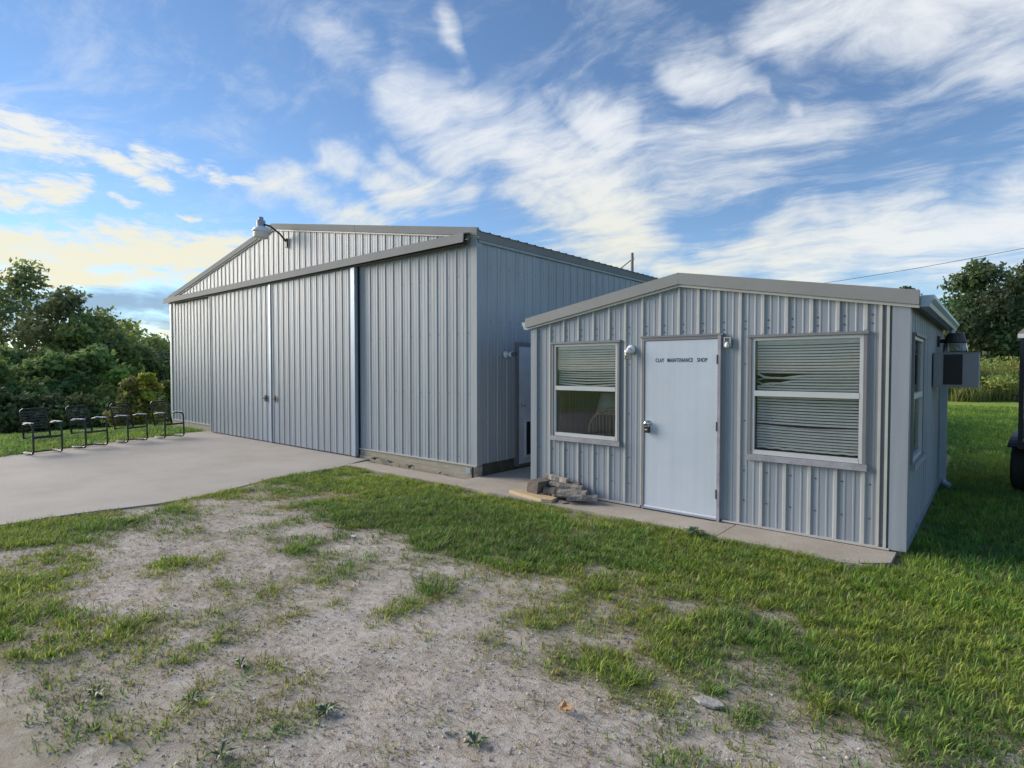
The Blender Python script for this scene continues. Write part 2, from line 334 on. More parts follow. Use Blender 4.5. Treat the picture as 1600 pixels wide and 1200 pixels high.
# ------------------------------------------------------------------ ground
ANCH = [(450,765,.75),(560,755,.95),(700,790,1),(800,810,1),(20,835,.8),(100,828,.8),(200,805,.6),(260,795,.7),(330,790,.15),(400,775,.5),(480,790,.5),(560,800,.75),(650,815,.85),(750,830,.95),(900,840,1),(1000,860,1),
 (30,870,.35),(120,860,.2),(250,840,.08),(350,840,.08),(430,830,.1),(520,850,.1),(600,850,.3),(680,850,.6),(780,870,.8),(900,890,.85),(1050,900,1),(1200,930,1),(1400,920,1),(1550,920,1),
 (20,930,.85),(70,930,.65),(130,925,.25),(200,930,.15),(300,940,.15),(400,930,.2),(500,930,.12),(600,920,.25),(700,910,.45),(800,930,.45),(900,950,.65),(1000,960,.75),(1150,980,.9),(1350,980,1),(1550,1000,1),
 (60,1000,.5),(150,990,.55),(180,970,.65),(250,1000,.3),(320,960,.3),(420,960,.35),(500,990,.18),(600,990,.28),(700,990,.18),(800,1000,.28),(900,1020,.4),(1000,1020,.45),(1150,1040,.7),(1300,1050,.95),(1450,1060,1),(1580,1080,.95),
 (30,1080,.25),(150,1080,.28),(250,1070,.1),(350,1080,.1),(450,1080,.1),(520,1110,.25),(620,1080,.12),(720,1090,.18),(800,1060,.28),(900,1090,.25),(1000,1070,.45),(1100,1090,.35),(1200,1110,.5),(1300,1120,.75),(1400,1140,.9),(1500,1130,.7),(1580,1160,.5),
 (50,1180,.45),(150,1170,.2),(300,1180,.08),(450,1180,.08),(550,1170,.25),(650,1190,.28),(750,1170,.25),(850,1190,.2),(950,1180,.28),(1050,1190,.28),(1150,1180,.2),(1250,1190,.4),(1400,1190,.5),(1550,1190,.3)]
AP = np.array([gnd(a, b) for a, b, _ in ANCH]); AV = np.array([c for _, _, c in ANCH])
def cover_at(x, y):
    x = np.asarray(x, float); y = np.asarray(y, float); sh = x.shape; x = x.ravel(); y = y.ravel(); out = np.empty(len(x))
    for i in range(0, len(x), 20000):
        d2 = (x[i:i+20000, None] - AP[None, :, 0]) ** 2 + (y[i:i+20000, None] - AP[None, :, 1]) ** 2 + 1e-4
        w = 1 / d2 ** 1.6; out[i:i+20000] = (w * AV).sum(1) / w.sum(1)
    out = np.where((x > -.45) & (y > 4.0), 1, out); out = np.where(x < -13.2, 1, out); out = np.where(y > 6.6, 1, out)
    ex = np.interp(y, [-6, 1.04, 1.88, 2.5, 3.35, 4.2, 5.3], [-8, -8.15, -8.09, -7.95, -8.08, -8.45, -8.52])
    out = np.where((x > ex - .1) & (x < ex + .22) & (y < 5.6), np.maximum(out, .62), out)
    return out.reshape(sh)
APRON = [(-8.0, -6), (-8.12, -2), (-8.15, 1.04), (-8.17, 1.4), (-8.09, 1.88), (-7.95, 2.5), (-8.08, 3.35), (-8.45, 4.2), (-8.52, 5.3), (-8.62, 5.6), (-8.9, 6.2), (-8.9, 6.6), (-16.2, 6.6), (-16.2, 5.75), (-15.55, 4.3), (-14.95, 2.95), (-14.45, 1.85), (-13.4, -1.5), (-12.2, -6)]
def inpoly(x, y, poly):
    c = np.zeros(x.shape, bool); j = len(poly) - 1
    for i in range(len(poly)):
        xi, yi = poly[i]; xj, yj = poly[j]
        c ^= ((yi > y) != (yj > y)) & (x < (xj - xi) * (y - yi) / (yj - yi + 1e-12) + xi); j = i
    return c
def hard(x, y):      # paved or built over
    return inpoly(x, y, APRON) | ((x > -8.6) & (x < -.72) & (y > 5.62) & (y < 16)) | ((x > -18.7) & (x < -6) & (y > 6.2) & (y < 21.3))
def gz(x, y):
    z = .035 * (fbm(x * .7, y * .7, 3) - .5) + .022 * (fbm(x * 3.1, y * 3.1, 4) - .5)
    d = np.maximum(0, -17.6 - x); z = z - np.minimum(.035 * d ** 1.5, 2.6)
    d = np.maximum(0, y - 26); z = z + .15 * np.sin(np.minimum(d, 60) * .05)
    return z - .008
def axis(a, b, st, lo, hi):
    c = list(np.arange(a, b, st)); s = st; q = c[-1]
    while q < hi: s *= 1.16; q += s; c.append(q)
    s = st; q = c[0]
    while q > lo: s *= 1.16; q -= s; c.insert(0, q)
    return np.array(c)
gx = axis(-9.4, 1.5, .06, -1500, 1500); gy = axis(.2, 6.6, .06, -1500, 1500)
GX, GY = np.meshgrid(gx, gy); HD = hard(GX, GY)
GZ = gz(GX, GY); GZ = np.where(HD, np.minimum(GZ, -.05), GZ)
def grid_mesh(name, X, Y, Z, m):
    ny, nx = X.shape; me = bpy.data.meshes.new(name); v = np.c_[X.ravel(), Y.ravel(), Z.ravel()]
    i = np.arange(ny * nx).reshape(ny, nx); q = np.stack([i[:-1, :-1], i[:-1, 1:], i[1:, 1:], i[1:, :-1]], -1).reshape(-1, 4)
    me.vertices.add(len(v)); me.vertices.foreach_set('co', v.astype(np.float32).ravel()); me.loops.add(q.size); me.loops.foreach_set('vertex_index', q.astype(np.int32).ravel())
    me.polygons.add(len(q)); me.polygons.foreach_set('loop_start', np.arange(0, q.size, 4, dtype=np.int32)); me.update(calc_edges=True); me.validate()
    me.polygons.foreach_set('use_smooth', [True] * len(q)); me.materials.append(M[m]); o = bpy.data.objects.new(name, me); COL.objects.link(o); return o
ground = grid_mesh('ground', GX, GY, GZ, 'ground'); ground['kind'] = 'structure'
cv = cover_at(GX, GY); cn = fbm(GX * 2.2, GY * 2.2, 4)
cov = np.clip((cv + (cn - .5) * 1.6 - .17) / .6, 0, 1) * .92
farm = np.clip((np.hypot(GX, GY) - 11) / 6, 0, 1)
ca = ground.data.color_attributes.new('cover', 'FLOAT_COLOR', 'POINT'); ca.data.foreach_set('color', np.c_[cov.ravel(), farm.ravel(), farm.ravel() * 0, np.ones(cov.size)].astype(np.float32).ravel())

# concrete
def wobble(poly, amp, step):
    o = []
    for i in range(len(poly)):
        a = np.array(poly[i]); b = np.array(poly[(i + 1) % len(poly)]); n = max(1, int(np.linalg.norm(b - a) / step))
        for k in range(n):
            p = a + (b - a) * k / n; w = amp * (fbm(np.array(p[0] * 3.), np.array(p[1] * 3.), 3) - .5) * 2; o.append((p[0] + w, p[1] + w))
    return o
ap = MB().prism([(x, y, -.12) for x, y in wobble(APRON, .06, .25)], (0, 0, .132)).build('driveway', 'concrete'); ap['kind'] = 'structure'
walk = empty('walkway', (-5, 5.8, 0)); walk['kind'] = 'structure'
xs = [(-8.58, -6.06, 5.60, 6.02), (-6.045, -4.32, 5.60, 6.30), (-4.305, -2.10, 5.60, 6.30), (-2.085, -.66, 5.57, 6.30)]
for i, (a, b, c, d) in enumerate(xs):
    e = .05
    poly = [(a, d), (a, c)] + [(a + (b - a) * k / 14, c + .035 * (fbm(np.array(a * 5 + k * .6), np.array(3.3), 3) - .5) * 2) for k in range(1, 14)] + ([(b - .22, c + .03), (b, c + .22)] if i == 3 else [(b, c)]) + [(b, d)]
    MB().prism([(x, y, -.1) for x, y in poly], (0, 0, .128 + .004 * (i % 2))).build('slab', 'walk', walk)
MB().prism([(-6.045, 6.31, -.1), (-4.86, 6.31, -.1), (-4.86, 13, -.1), (-6.045, 13, -.1)], (0, 0, .13)).build('slab', 'walk', walk)

# ------------------------------------------------------------------ ribbed sheet metal
PITCH9 = .2286
PROF = [(-.025, 0), (-.013, .014), (.013, .014), (.025, 0), (.0642, 0), (.0702, .0035), (.0822, .0035), (.0882, 0), (.1404, 0), (.1464, .0035), (.1584, .0035), (.1644, 0)]
def rib_h(s):
    s = (s + .025) % PITCH9 - .025
    for (a, ha), (b, hb) in zip(PROF, PROF[1:]):
        if a <= s <= b: return ha + (hb - ha) * (s - a) / (b - a)
    return 0.
def sheets(parent, name, org, a, n, length, z0, z1, m, holes=(), kinks=(), phase=0., width=4):
    """vertical ribbed panels along unit vector a from org, outward normal n, each panel an object of its own"""
    a = np.array(a, float); n = np.array(n, float); org = np.array(org, float); pw = PITCH9 * width; k0 = math.floor((0 - phase) / pw); objs = []
    brk = sorted({0., length} | {b for h in holes for b in h[:2] if 0 < b < length} | {k for k in kinks if 0 < k < length})
    k = k0
    while phase + k * pw < length:
        s0 = max(0., phase + k * pw); s1 = min(length, phase + (k + 1) * pw); k += 1
        if s1 - s0 < .004: continue
        ss = {s0, s1} | {b for b in brk if s0 < b < s1}
        j = math.floor((s0 - phase) / PITCH9) - 1
        while phase + j * PITCH9 < s1 + .1:
            for q, _ in PROF:
                t = phase + j * PITCH9 + q
                if s0 < t < s1: ss.add(t)
            j += 1
        ss = sorted(ss); mb = MB()
        for p, q in zip(ss, ss[1:]):
            if q - p < 1e-5: continue
            mid = (p + q) / 2; cuts = sorted([h[2:4] for h in holes if h[0] <= mid <= h[1]])
            lo_p, lo_q, hi_p, hi_q = z0(p), z0(q), z1(p), z1(q); segs = []; cp, cq = lo_p, lo_q
            for c0, c1 in cuts:
                if c0 > min(cp, cq): segs.append((cp, cq, min(c0, hi_p), min(c0, hi_q)))
                cp = max(cp, c1); cq = max(cq, c1)
            if hi_p > cp or hi_q > cq: segs.append((cp, cq, max(hi_p, cp), max(hi_q, cq)))
            P = org + a * p + n * rib_h(p - phase); Q = org + a * q + n * rib_h(q - phase)
            for b0, b1, t0, t1 in segs: mb.add([(P[0], P[1], b0), (Q[0], Q[1], b1), (Q[0], Q[1], t1), (P[0], P[1], t0)], [(0, 1, 2, 3)])
        if mb.f: objs.append(mb.build(name, m, parent))
    return objs
def roof_sheets(parent, name, ridge, eave, ydir, length, m, width=4):
    """ribbed roof panels: cross-section ridge->eave (points at the front end), repeated along +Y"""
    r = np.array(ridge, float); e = np.array(eave, float); s = e - r; nn = np.cross(s, (0, 1, 0)); nn = nn / np.linalg.norm(nn); nn = nn if nn[2] > 0 else -nn
    pw = PITCH9 * width; k = 0
    while k * pw < length:
        s0 = k * pw; s1 = min(length, s0 + pw); k += 1; ss = {s0, s1}; j = math.floor(s0 / PITCH9) - 1
        while j * PITCH9 < s1 + .1:
            for q, _ in PROF:
                t = j * PITCH9 + q
                if s0 < t < s1: ss.add(t)
            j += 1
        ss = sorted(ss); mb = MB()
        for p, q in zip(ss, ss[1:]):
            a = nn * rib_h(p) + np.array((0, p, 0)); b = nn * rib_h(q) + np.array((0, q, 0))
            mb.add([r + a, r + b, e + b, e + a], [(0, 1, 2, 3)])
        mb.build(name, m, parent)
def screws(parent, pts, n, m='hinge'):
    mb = MB()
    for p in pts:
        p = np.array(p); n_ = np.array(n, float); u = np.cross(n_, (0, 0, 1)); r = .0085
        c = [p + r * (cos(q) * u + sin(q) * np.array((0, 0, 1))) + n_ * .004 for q in np.arange(6) * pi / 3]
        mb.add(c + [p + n_ * .008], [(i, (i + 1) % 6, 6) for i in range(6)])
    return mb.build('screw_heads', m, parent, kind='stuff')

# ------------------------------------------------------------------ hangar
HX0, HX1, HY, HL = -18.78, -6.10, 6.31, 15.0; HE, HP = 3.76, 4.86; HM = (HX0 + HX1) / 2
hang = empty('metal_hangar', (HM, HY, 0), 'large grey ribbed metal hangar with two sliding doors and low gable', 'hangar')
def roofline(x): return HP - abs(x - HM) / (HM - HX0) * (HP - HE)
DL, DR, DT = -15.72, -9.22, 3.60
fz1 = lambda s: roofline(HX0 + s) - .01
ph = .11
sheets(hang, 'siding_panel', (HX0, HY, 0), (1, 0, 0), (0, -1, 0), HX1 - HX0, lambda s: .195, fz1, 'siding', holes=[(DL - HX0, DR - HX0, 0, DT)], kinks=[HM - HX0], phase=ph)
HD0, HD1 = 7.26, 8.17
sheets(hang, 'siding_panel', (HX1, HY, 0), (0, 1, 0), (1, 0, 0), HL, lambda s: .205, lambda s: HE - .01, 'siding', holes=[(HD0 - HY - .03, HD1 - HY + .03, 0, 2.11)], phase=.03)
sheets(hang, 'siding_panel', (HX0, HY, 0), (0, 1, 0), (-1, 0, 0), HL, lambda s: .205, lambda s: HE - .01, 'siding', phase=.03)
sheets(hang, 'siding_panel', (HX0, HY + HL, 0), (1, 0, 0), (0, 1, 0), HX1 - HX0, lambda s: .1, fz1, 'siding', kinks=[HM - HX0], phase=ph)
sl = (HP - HE) / (HX1 - HM)
for sg in (1, -1):
    roof_sheets(hang, 'roof_panel', (HM, HY - .02, HP + .05), (HM + sg * (HX1 - HM + .09), HY - .02, HP + .05 - sl * (HX1 - HM + .09)), 1, HL + .04, 'trim')
mb = MB(); mb.prism([(HM - .2, HY - .05, HP + .045), (HM, HY - .05, HP + .085), (HM + .2, HY - .05, HP + .045)], (0, HL + .1, 0)); mb.build('ridge_cap', 'trim', hang)
# rake trim in lengths, with a paler lip beneath
def rake(parent, xa, za, xb, zb, y, h, out, m, pieces, lip='rib_light', name='rake_trim'):
    for i in range(pieces):
        t0 = i / pieces + (.0006 if i else 0); t1 = (i + 1) / pieces - .0006
        A = np.array((xa + (xb - xa) * t0, y, za + (zb - za) * t0)); B = np.array((xa + (xb - xa) * t1, y, za + (zb - za) * t1))
        mb = MB(); mb.prism([A, B, B - (0, 0, h), A - (0, 0, h)], (0, -out, 0)); o = mb.build(name, m, parent)
        mb = MB(); mb.prism([A - (0, 0, h + .002), B - (0, 0, h + .002), B - (0, 0, h + .028), A - (0, 0, h + .028)], (0, -out + .022, 0)); mb.build('trim_lip', lip, o)
hh = .125
rake(hang, HM - .002, HP + .10, HX0 - .10, HP + .10 - sl * (HM - HX0 + .10), HY - .002, hh, .055, 'trim', 2)
rake(hang, HM + .002, HP + .10, HX1 + .06, HP + .10 - sl * (HX1 - HM + .06), HY - .002, hh, .055, 'trim', 2)
MB().prism([(HX1 + .026, HY - .05, HE + .045), (HX1 + .066, HY - .05, HE + .035), (HX1 + .05, HY - .05, HE - .085), (HX1 + .026, HY - .05, HE - .085)], (0, HL + .1, 0)).build('eave_trim', 'trim', hang)
MB().box(HX1 + .024, HY + .01, HE - .125, HX1 + .04, HY + HL, HE - .087).build('trim_lip', 'siding', hang)
# corner trims
MB().box(HX1 - .105, HY - .027, .19, HX1 + .028, HY - .002, HE - .04).build('corner_trim', 'siding', hang)
MB().box(HX1 + .001, HY - .002, .19, HX1 + .028, HY + .09, HE - .13).build('corner_trim', 'siding', hang)
MB().box(HX0 - .03, HY - .028, .19, HX0 + .10, HY + .05, HE - .06).build('corner_trim', 'rib_light', hang)
# base trim and timber sill
for a, b in ((DR + .06, HX1 + .02), (HX0, DL)):
    MB().box(a, HY - .035, .178, b, HY + .02, .197).build('base_trim', 'rib_light', hang)
    MB().box(a, HY - .012, .075, b, HY + .1, .176).build('sill_board', 'wood_old', hang)
    MB().box(a, HY - .03, -.08, b, HY + .1, .072).build('sill_board', 'wood_old', hang)
MB().box(HX1 - .08, HY + .12, -.05, HX1 - .03, HY + HL, .2).build('sill_board', 'wood_dark', hang)  # beam stained dark; its tone stands in for the void under the wall
MB().box(HX1 - .09, HY - .04, -.06, HX1 + .0, HY + .10, .172).build('corner_post', 'wood_old', hang)
bk = MB().box(HX1 - .20, HY - .052, .06, HX1 - .095, HY - .042, .15).build('bracket', 'galv', hang)
MB().tube([(HX1 - .05, HY - .05, .0), (HX1 - .05, HY - .05, .17)], .016).build('bracket', 'hinge', hang)
# track hood
y0 = HY - .035
tz0, tz1 = 3.755, 3.635
hood = MB().prism([(HX0 - .03, y0, 3.80), (HX0 - .03, y0 - .15, 3.768), (HX0 - .03, y0 - .165, 3.625), (HX0 - .03, y0 - .15, 3.625), (HX0 - .03, y0 - .14, 3.755), (HX0 - .03, y0, 3.785)], (HX1 - .10 - HX0 + .03, 0, 0)).build('track_hood', 'trim', hang)
MB().box(HX0 + .1, y0 - .09, 3.60, HX1 - .15, y0 - .03, 3.68).build('door_track', 'hinge', hang)
MB().lathe([(.035, 0), (.035, .03)], (HX1 - .12, y0 - .06, 3.70), 12, 'x').build('track_roller', 'chrome', hang)
# sliding doors
def slider(x0, x1, y, right):
    d = MB().box(x0 + .02, y + .012, .06, x1 - .02, y + .03, 3.62).build('sliding_door', 'hinge', hang)
    sheets(d, 'siding_panel', (x0, y, 0), (1, 0, 0), (0, -1, 0), x1 - x0, lambda s: .035, lambda s: 3.64, 'door_siding', phase=.07)
    return d
YD = HY - .075
d1 = slider(DL - .05, HM - .055, YD, 0); d2 = slider(HM - .02, DR - .06, YD, 1)
MB().box(HM - .085, YD - .032, .035, HM - .012, YD + .008, 3.63).build('edge_trim', 'galv', d1)
MB().box(DL - .07, YD - .026, .035, DL - .03, YD + .03, 3.63).build('edge_trim', 'siding', d1)
MB().box(DR - .075, YD - .04, .04, DR + .045, YD + .05, 3.61).build('edge_trim', 'galv', d2)
MB().box(DR + .047, YD + .03, .03, DR + .056, YD + .07, 3.61).build('edge_seal', 'dark', d2)
for dd, xx in ((d1, HM - .28), (d2, HM + .16)):
    mb = MB(); mb.tube([(xx - .07, YD - .03, 1.02), (xx - .05, YD - .06, 1.03), (xx + .05, YD - .06, 1.03), (xx + .07, YD - .03, 1.02)], .014); mb.box(xx - .03, YD - .045, .95, xx + .03, YD - .022, 1.09)
    mb.build('handle', 'rust', dd)
MB().box(DL, HY + .02, -.02, DR, HY + .06, 3.62).build('door_backing', 'hinge', hang)
# screws on the front and side sheets
pts = []
for s in np.arange(ph, HX1 - HX0, PITCH9):
    x = HX0 + s + .055
    for z in (.30, 1.30, 2.25, 3.15):
        if x < DL - .05 or x > DR + .12: pts.append((x, HY - .002, z))
screws(hang, pts, (0, -1, 0))
screws(hang, [(HX1 + .002, HY + s + .055, z) for s in np.arange(.03, 9, PITCH9) for z in (.5, 1.55, 2.45, 3.3) if not (HD0 - .1 < HY + s + .05 < HD1 + .1 and z < 2.2)], (1, 0, 0))
# side door with pet flap
sd_ = MB().box(HX1 - .02, HD0 + .03, .09, HX1 + .012, HD1 - .03, 2.075).build('side_door', 'door_dirty', hang)
for b in ((HX1 - .03, HD0 - .03, .06, HX1 + .035, HD0 + .028, 2.14), (HX1 - .03, HD1 - .028, .06, HX1 + .035, HD1 + .03, 2.14), (HX1 - .03, HD0 + .03, 2.08, HX1 + .035, HD1 - .03, 2.14)): MB().box(*b).build('door_frame', 'casing', sd_)
MB().box(HX1 - .01, HD0 + .03, .045, HX1 + .02, HD1 - .03, .088).build('kick_strip', 'moss', sd_)
MB().lathe([(.012, 0), (.012, .035), (.03, .045), (.033, .065), (.02, .08)], (HX1 + .012, HD0 + .12, 1.09), 14, 'x').build('door_knob', 'chrome', sd_, True)
pf = MB()
a0, a1, b0, b1 = HD0 + .20, HD1 - .22, .19, .83
for b in ((a0, b0, a1, b0 + .035), (a0, b1 - .035, a1, b1), (a0, b0 + .035, a0 + .035, b1 - .035), (a1 - .035, b0 + .035, a1, b1 - .035)): pf.box(HX1 + .013, b[0], b[1], HX1 + .03, b[2], b[3])
pf.build('flap_frame', 'white_metal', sd_); MB().box(HX1 + .013, a0 + .035, b0 + .035, HX1 + .018, a1 - .035, b1 - .035).build('pet_flap', 'dark', sd_)
# shade of the gap under the side wall is in the dark beam's colour

def jar_lamp(c, ax, label, tilt=0):
    """white round-based wall lamp with glass jar; c = point on wall, ax = outward axis"""
    r = empty('wall_lamp', c, label, 'wall lamp'); n = np.array(ax, float); u = np.cross((0, 0, 1), n); c = np.array(c, float)
    if abs(n[1]) > .5: MB().lathe([(.055, 0), (.055, .02 * n[1]), (.045, .035 * n[1]), (.02, .045 * n[1])], c, 18, 'y').build('base', 'white_metal', r, True)
    else: MB().lathe([(.055, 0), (.055, .02 * n[0]), (.045, .035 * n[0]), (.02, .045 * n[0])], c, 18, 'x').build('base', 'white_metal', r, True)
    return r, c, n, u
r, c, n, u = jar_lamp((-3.36, 6.17 - .004, 1.93), (0, -1, 0), 'white wall lamp with ribbed glass jar beside the lettered shed door')
MB().tube([c + n * .02, c + n * .075, c + n * .085 + (0, 0, -.02)], .026, 12).build('arm', 'white_metal', r, True)
MB().lathe([(.043, 0), (.046, -.018), (.046, -.03)], tuple(c + n * .085 + (0, 0, -.01)), 16).build('socket', 'white_metal', r, True)
MB().lathe([(.036, -.04), (.04, -.07), (.037, -.12), (.03, -.128)], tuple(c + n * .085), 10).build('glass_jar', 'jar', r)
r, c, n, u = jar_lamp((HX1 + .022, 6.95, 1.93), (1, 0, 0), 'white wall lamp on the hangar side wall near the pet-flap door')
MB().tube([c + n * .02, c + n * .06, c + n * .10], .024, 12).build('arm', 'white_metal', r, True)
MB().lathe([(.04, .0), (.045, .05)], tuple(c + n * .10), 14, 'x').build('socket', 'white_metal', r, True)
MB().lathe([(.034, .05), (.038, .10), (.03, .13)], tuple(c + n * .10), 10, 'x').build('glass_jar', 'jar', r)

# yard light on the gable
yl = empty('yard_light', (-12.1, HY - .5, 4.5), 'old barn light on a curved arm at the hangar gable peak', 'yard light')
c = (-12.12, HY - .45, 4.52)
MB().lathe([(.175, .13), (.185, .15), (.15, .20), (.10, .235), (.09, .24)], c, 20).build('reflector', 'white_metal', yl, True)
MB().lathe([(.145, 0.), (.155, .02), (.16, .10), (.16, .128)], c, 20).build('refractor', mat('frosted_acrylic', (.62, .58, .54), .35, .08, 8), yl, True)
MB().lathe([(.088, .24), (.088, .37), (.05, .372), (.05, .44), (.045, .445)], c, 16).build('ballast_housing', mat('grey_cast_housing', (.30, .30, .36), .5, .1, 9), yl)
MB().tube([(c[0] + .08, c[1] + .02, c[2] + .28), (c[0] + .16, c[1] + .12, c[2] + .25), (c[0] + .24, c[1] + .30, c[2] + .1), (c[0] + .27, c[1] + .43, c[2] - .06)], .02, 10).build('arm', 'hinge', yl, True)
MB().box(c[0] + .22, HY - .045, c[2] - .18, c[0] + .32, HY - .02, c[2] + .02).build('wall_plate', 'hinge', yl)

# ------------------------------------------------------------------ shed
SX0, SX1, SY, SL = -4.87, -.616, 6.17, 4.45; SE, SP = 2.30, 2.675; SM = (SX0 + SX1) / 2; ssl = (SP - SE) / (SX1 - SM)
shed = empty('maintenance_shed', (SM, SY, 0), 'small grey ribbed metal shed with lettered white door and two windows', 'shed')
WZ0, WZ1 = .745, 2.05
WL = (-4.542, -3.511); WR = (-1.976, -.912); DO = (-3.203, -2.264)
sroof = lambda x: SP - abs(x - SM) * ssl
hol = [(WL[0] - SX0 + .02, WL[1] - SX0 - .02, WZ0 + .02, WZ1 - .02), (WR[0] - SX0 + .02, WR[1] - SX0 - .02, WZ0 + .02, WZ1 - .02), (DO[0] - SX0 + .015, DO[1] - SX0 - .015, 0, 2.05)]
sheets(shed, 'siding_panel', (SX0, SY, 0), (1, 0, 0), (0, -1, 0), SX1 - SX0, lambda s: .055, lambda s: sroof(SX0 + s), 'shed_siding', holes=hol, kinks=[SM - SX0], phase=.055)
RW = (6.50, 7.50)
sheets(shed, 'siding_panel', (SX1, SY, 0), (0, 1, 0), (1, 0, 0), SL, lambda s: .055, lambda s: SE + .01, 'shed_siding', holes=[(RW[0] - SY + .02, RW[1] - SY - .02, .745, 2.03)], phase=.18)
sheets(shed, 'siding_panel', (SX0, SY, 0), (0, 1, 0), (-1, 0, 0), SL, lambda s: .055, lambda s: SE + .01, 'shed_siding', phase=.18)
sheets(shed, 'siding_panel', (SX0, SY + SL, 0), (1, 0, 0), (0, 1, 0), SX1 - SX0, lambda s: .055, lambda s: sroof(SX0 + s), 'shed_siding', kinks=[SM - SX0], phase=.055)
for sg in (1, -1):
    e = SX1 - SM + .09
    roof_sheets(shed, 'roof_panel', (SM, SY - .03, SP + .04), (SM + sg * e, SY - .03, SP + .04 - ssl * e), 1, SL + .06, 'trim')
MB().prism([(SM - .16, SY - .06, SP + .05), (SM, SY - .06, SP + .082), (SM + .16, SY - .06, SP + .05)], (0, SL + .12, 0)).build('ridge_cap', 'trim', shed)
e = SX1 - SM + .095
rake(shed, SM - .001, SP + .105, SM - e, SP + .105 - ssl * e, SY - .002, .128, .075, 'fascia', 1)
rake(shed, SM + .001, SP + .105, SM + e, SP + .105 - ssl * e, SY - .002, .128, .075, 'fascia', 1)
# corner, base and rib trims
MB().box(SX1 - .105, SY - .032, .05, SX1 + .030, SY - .001, SE - .02).build('corner_trim', 'shed_siding', shed)
MB().box(SX1 + .002, SY - .001, .05, SX1 + .030, SY + .10, SE - .0).build('corner_trim', 'shed_siding', shed)
for q in (.148, .205): MB().box(SX1 - q, SY - .036, .055, SX1 - q + .024, SY - .003, SE - .0).build('corner_bead', 'rib_light', shed)
MB().box(SX0 - .028, SY - .03, .05, SX0 + .075, SY + .06, SE - .03).build('corner_trim', 'shed_siding', shed)
for a, b in ((SX0, DO[0] - .02), (DO[1] + .02, SX1 - .1)): MB().box(a, SY - .034, .040, b, SY + .01, .058).build('base_trim', 'rib_light', shed)
MB().box(SX1 - .01, SY + .1, .035, SX1 + .03, SY + SL, .056).build('base_trim', 'shed_siding', shed)
MB().box(SX0 + .02, SY + .01, -.1, SX1 - .01, SY + SL - .02, .045).build('floor_slab', 'walk', shed)
# pale crowns of the major ribs: sunlight on their flanks put into the colour
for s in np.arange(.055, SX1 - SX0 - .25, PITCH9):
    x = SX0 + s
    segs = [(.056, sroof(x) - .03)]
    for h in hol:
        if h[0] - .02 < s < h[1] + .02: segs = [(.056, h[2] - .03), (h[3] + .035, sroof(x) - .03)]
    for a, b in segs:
        if b - a > .05: MB().box(x - .0125, SY - .0165, a, x + .0125, SY - .0135, b).build('lit_rib_cap', 'rib_light', shed)
pts = [(SX0 + s + .05, SY - .002, z) for s in np.arange(.055, SX1 - SX0 - .2, PITCH9) for z in (.30, .62, 1.15, 1.75, 2.12, 2.2) if not any(h[0] - .06 < s + .05 < h[1] + .06 and h[2] - .06 < z < h[3] + .04 for h in hol)]
screws(shed, pts, (0, -1, 0))
# soffit, gutters, downspout
for sg, xx in ((1, SX1), (-1, SX0)):
    ze = SP + .04 - ssl * (SX1 - SM + .09)
    MB().box(min(xx, xx + sg * .085), SY - .05, ze - .055, max(xx, xx + sg * .085), SY + SL, ze - .04).build('soffit', 'fascia', shed)
    g0 = xx + sg * .097
    MB().prism([(g0, SY - .02, ze + .02), (g0, SY - .02, ze - .08), (g0 + sg * .065, SY - .02, ze - .08), (g0 + sg * .075, SY - .02, ze - .045), (g0 + sg * .10, SY - .02, ze - .01), (g0 + sg * .10, SY - .02, ze + .02)], (0, SL - .1, 0)).build('gutter', 'galv', shed)
dsx = SX1 + .12
mb = MB(); mb.tube([(dsx + .02, 10.0, SE - .06), (dsx + .02, 10.0, SE - .12), (SX1 + .075, 10.02, SE - .25)], .035, 8); ds = mb.build('downspout', 'galv', shed)
MB().box(SX1 + .03, 9.98, .14, SX1 + .105, 10.06, SE - .22).build('downspout_pipe', 'galv', ds)
MB().tube([(SX1 + .07, 10.02, .16), (SX1 + .09, 10.0, .09), (SX1 + .15, 9.96, .06)], .036, 8).build('downspout_elbow', 'galv', ds)
# room inside
MB().box(SX0 + .05, SY + SL - .12, .05, SX1 - .05, SY + SL - .06, 2.3).build('inner_wall', 'room', shed)
MB().box(SX0 + .05, SY + .12, 2.24, SX1 - .05, SY + SL - .1, 2.28).build('ceiling_board', 'room', shed)

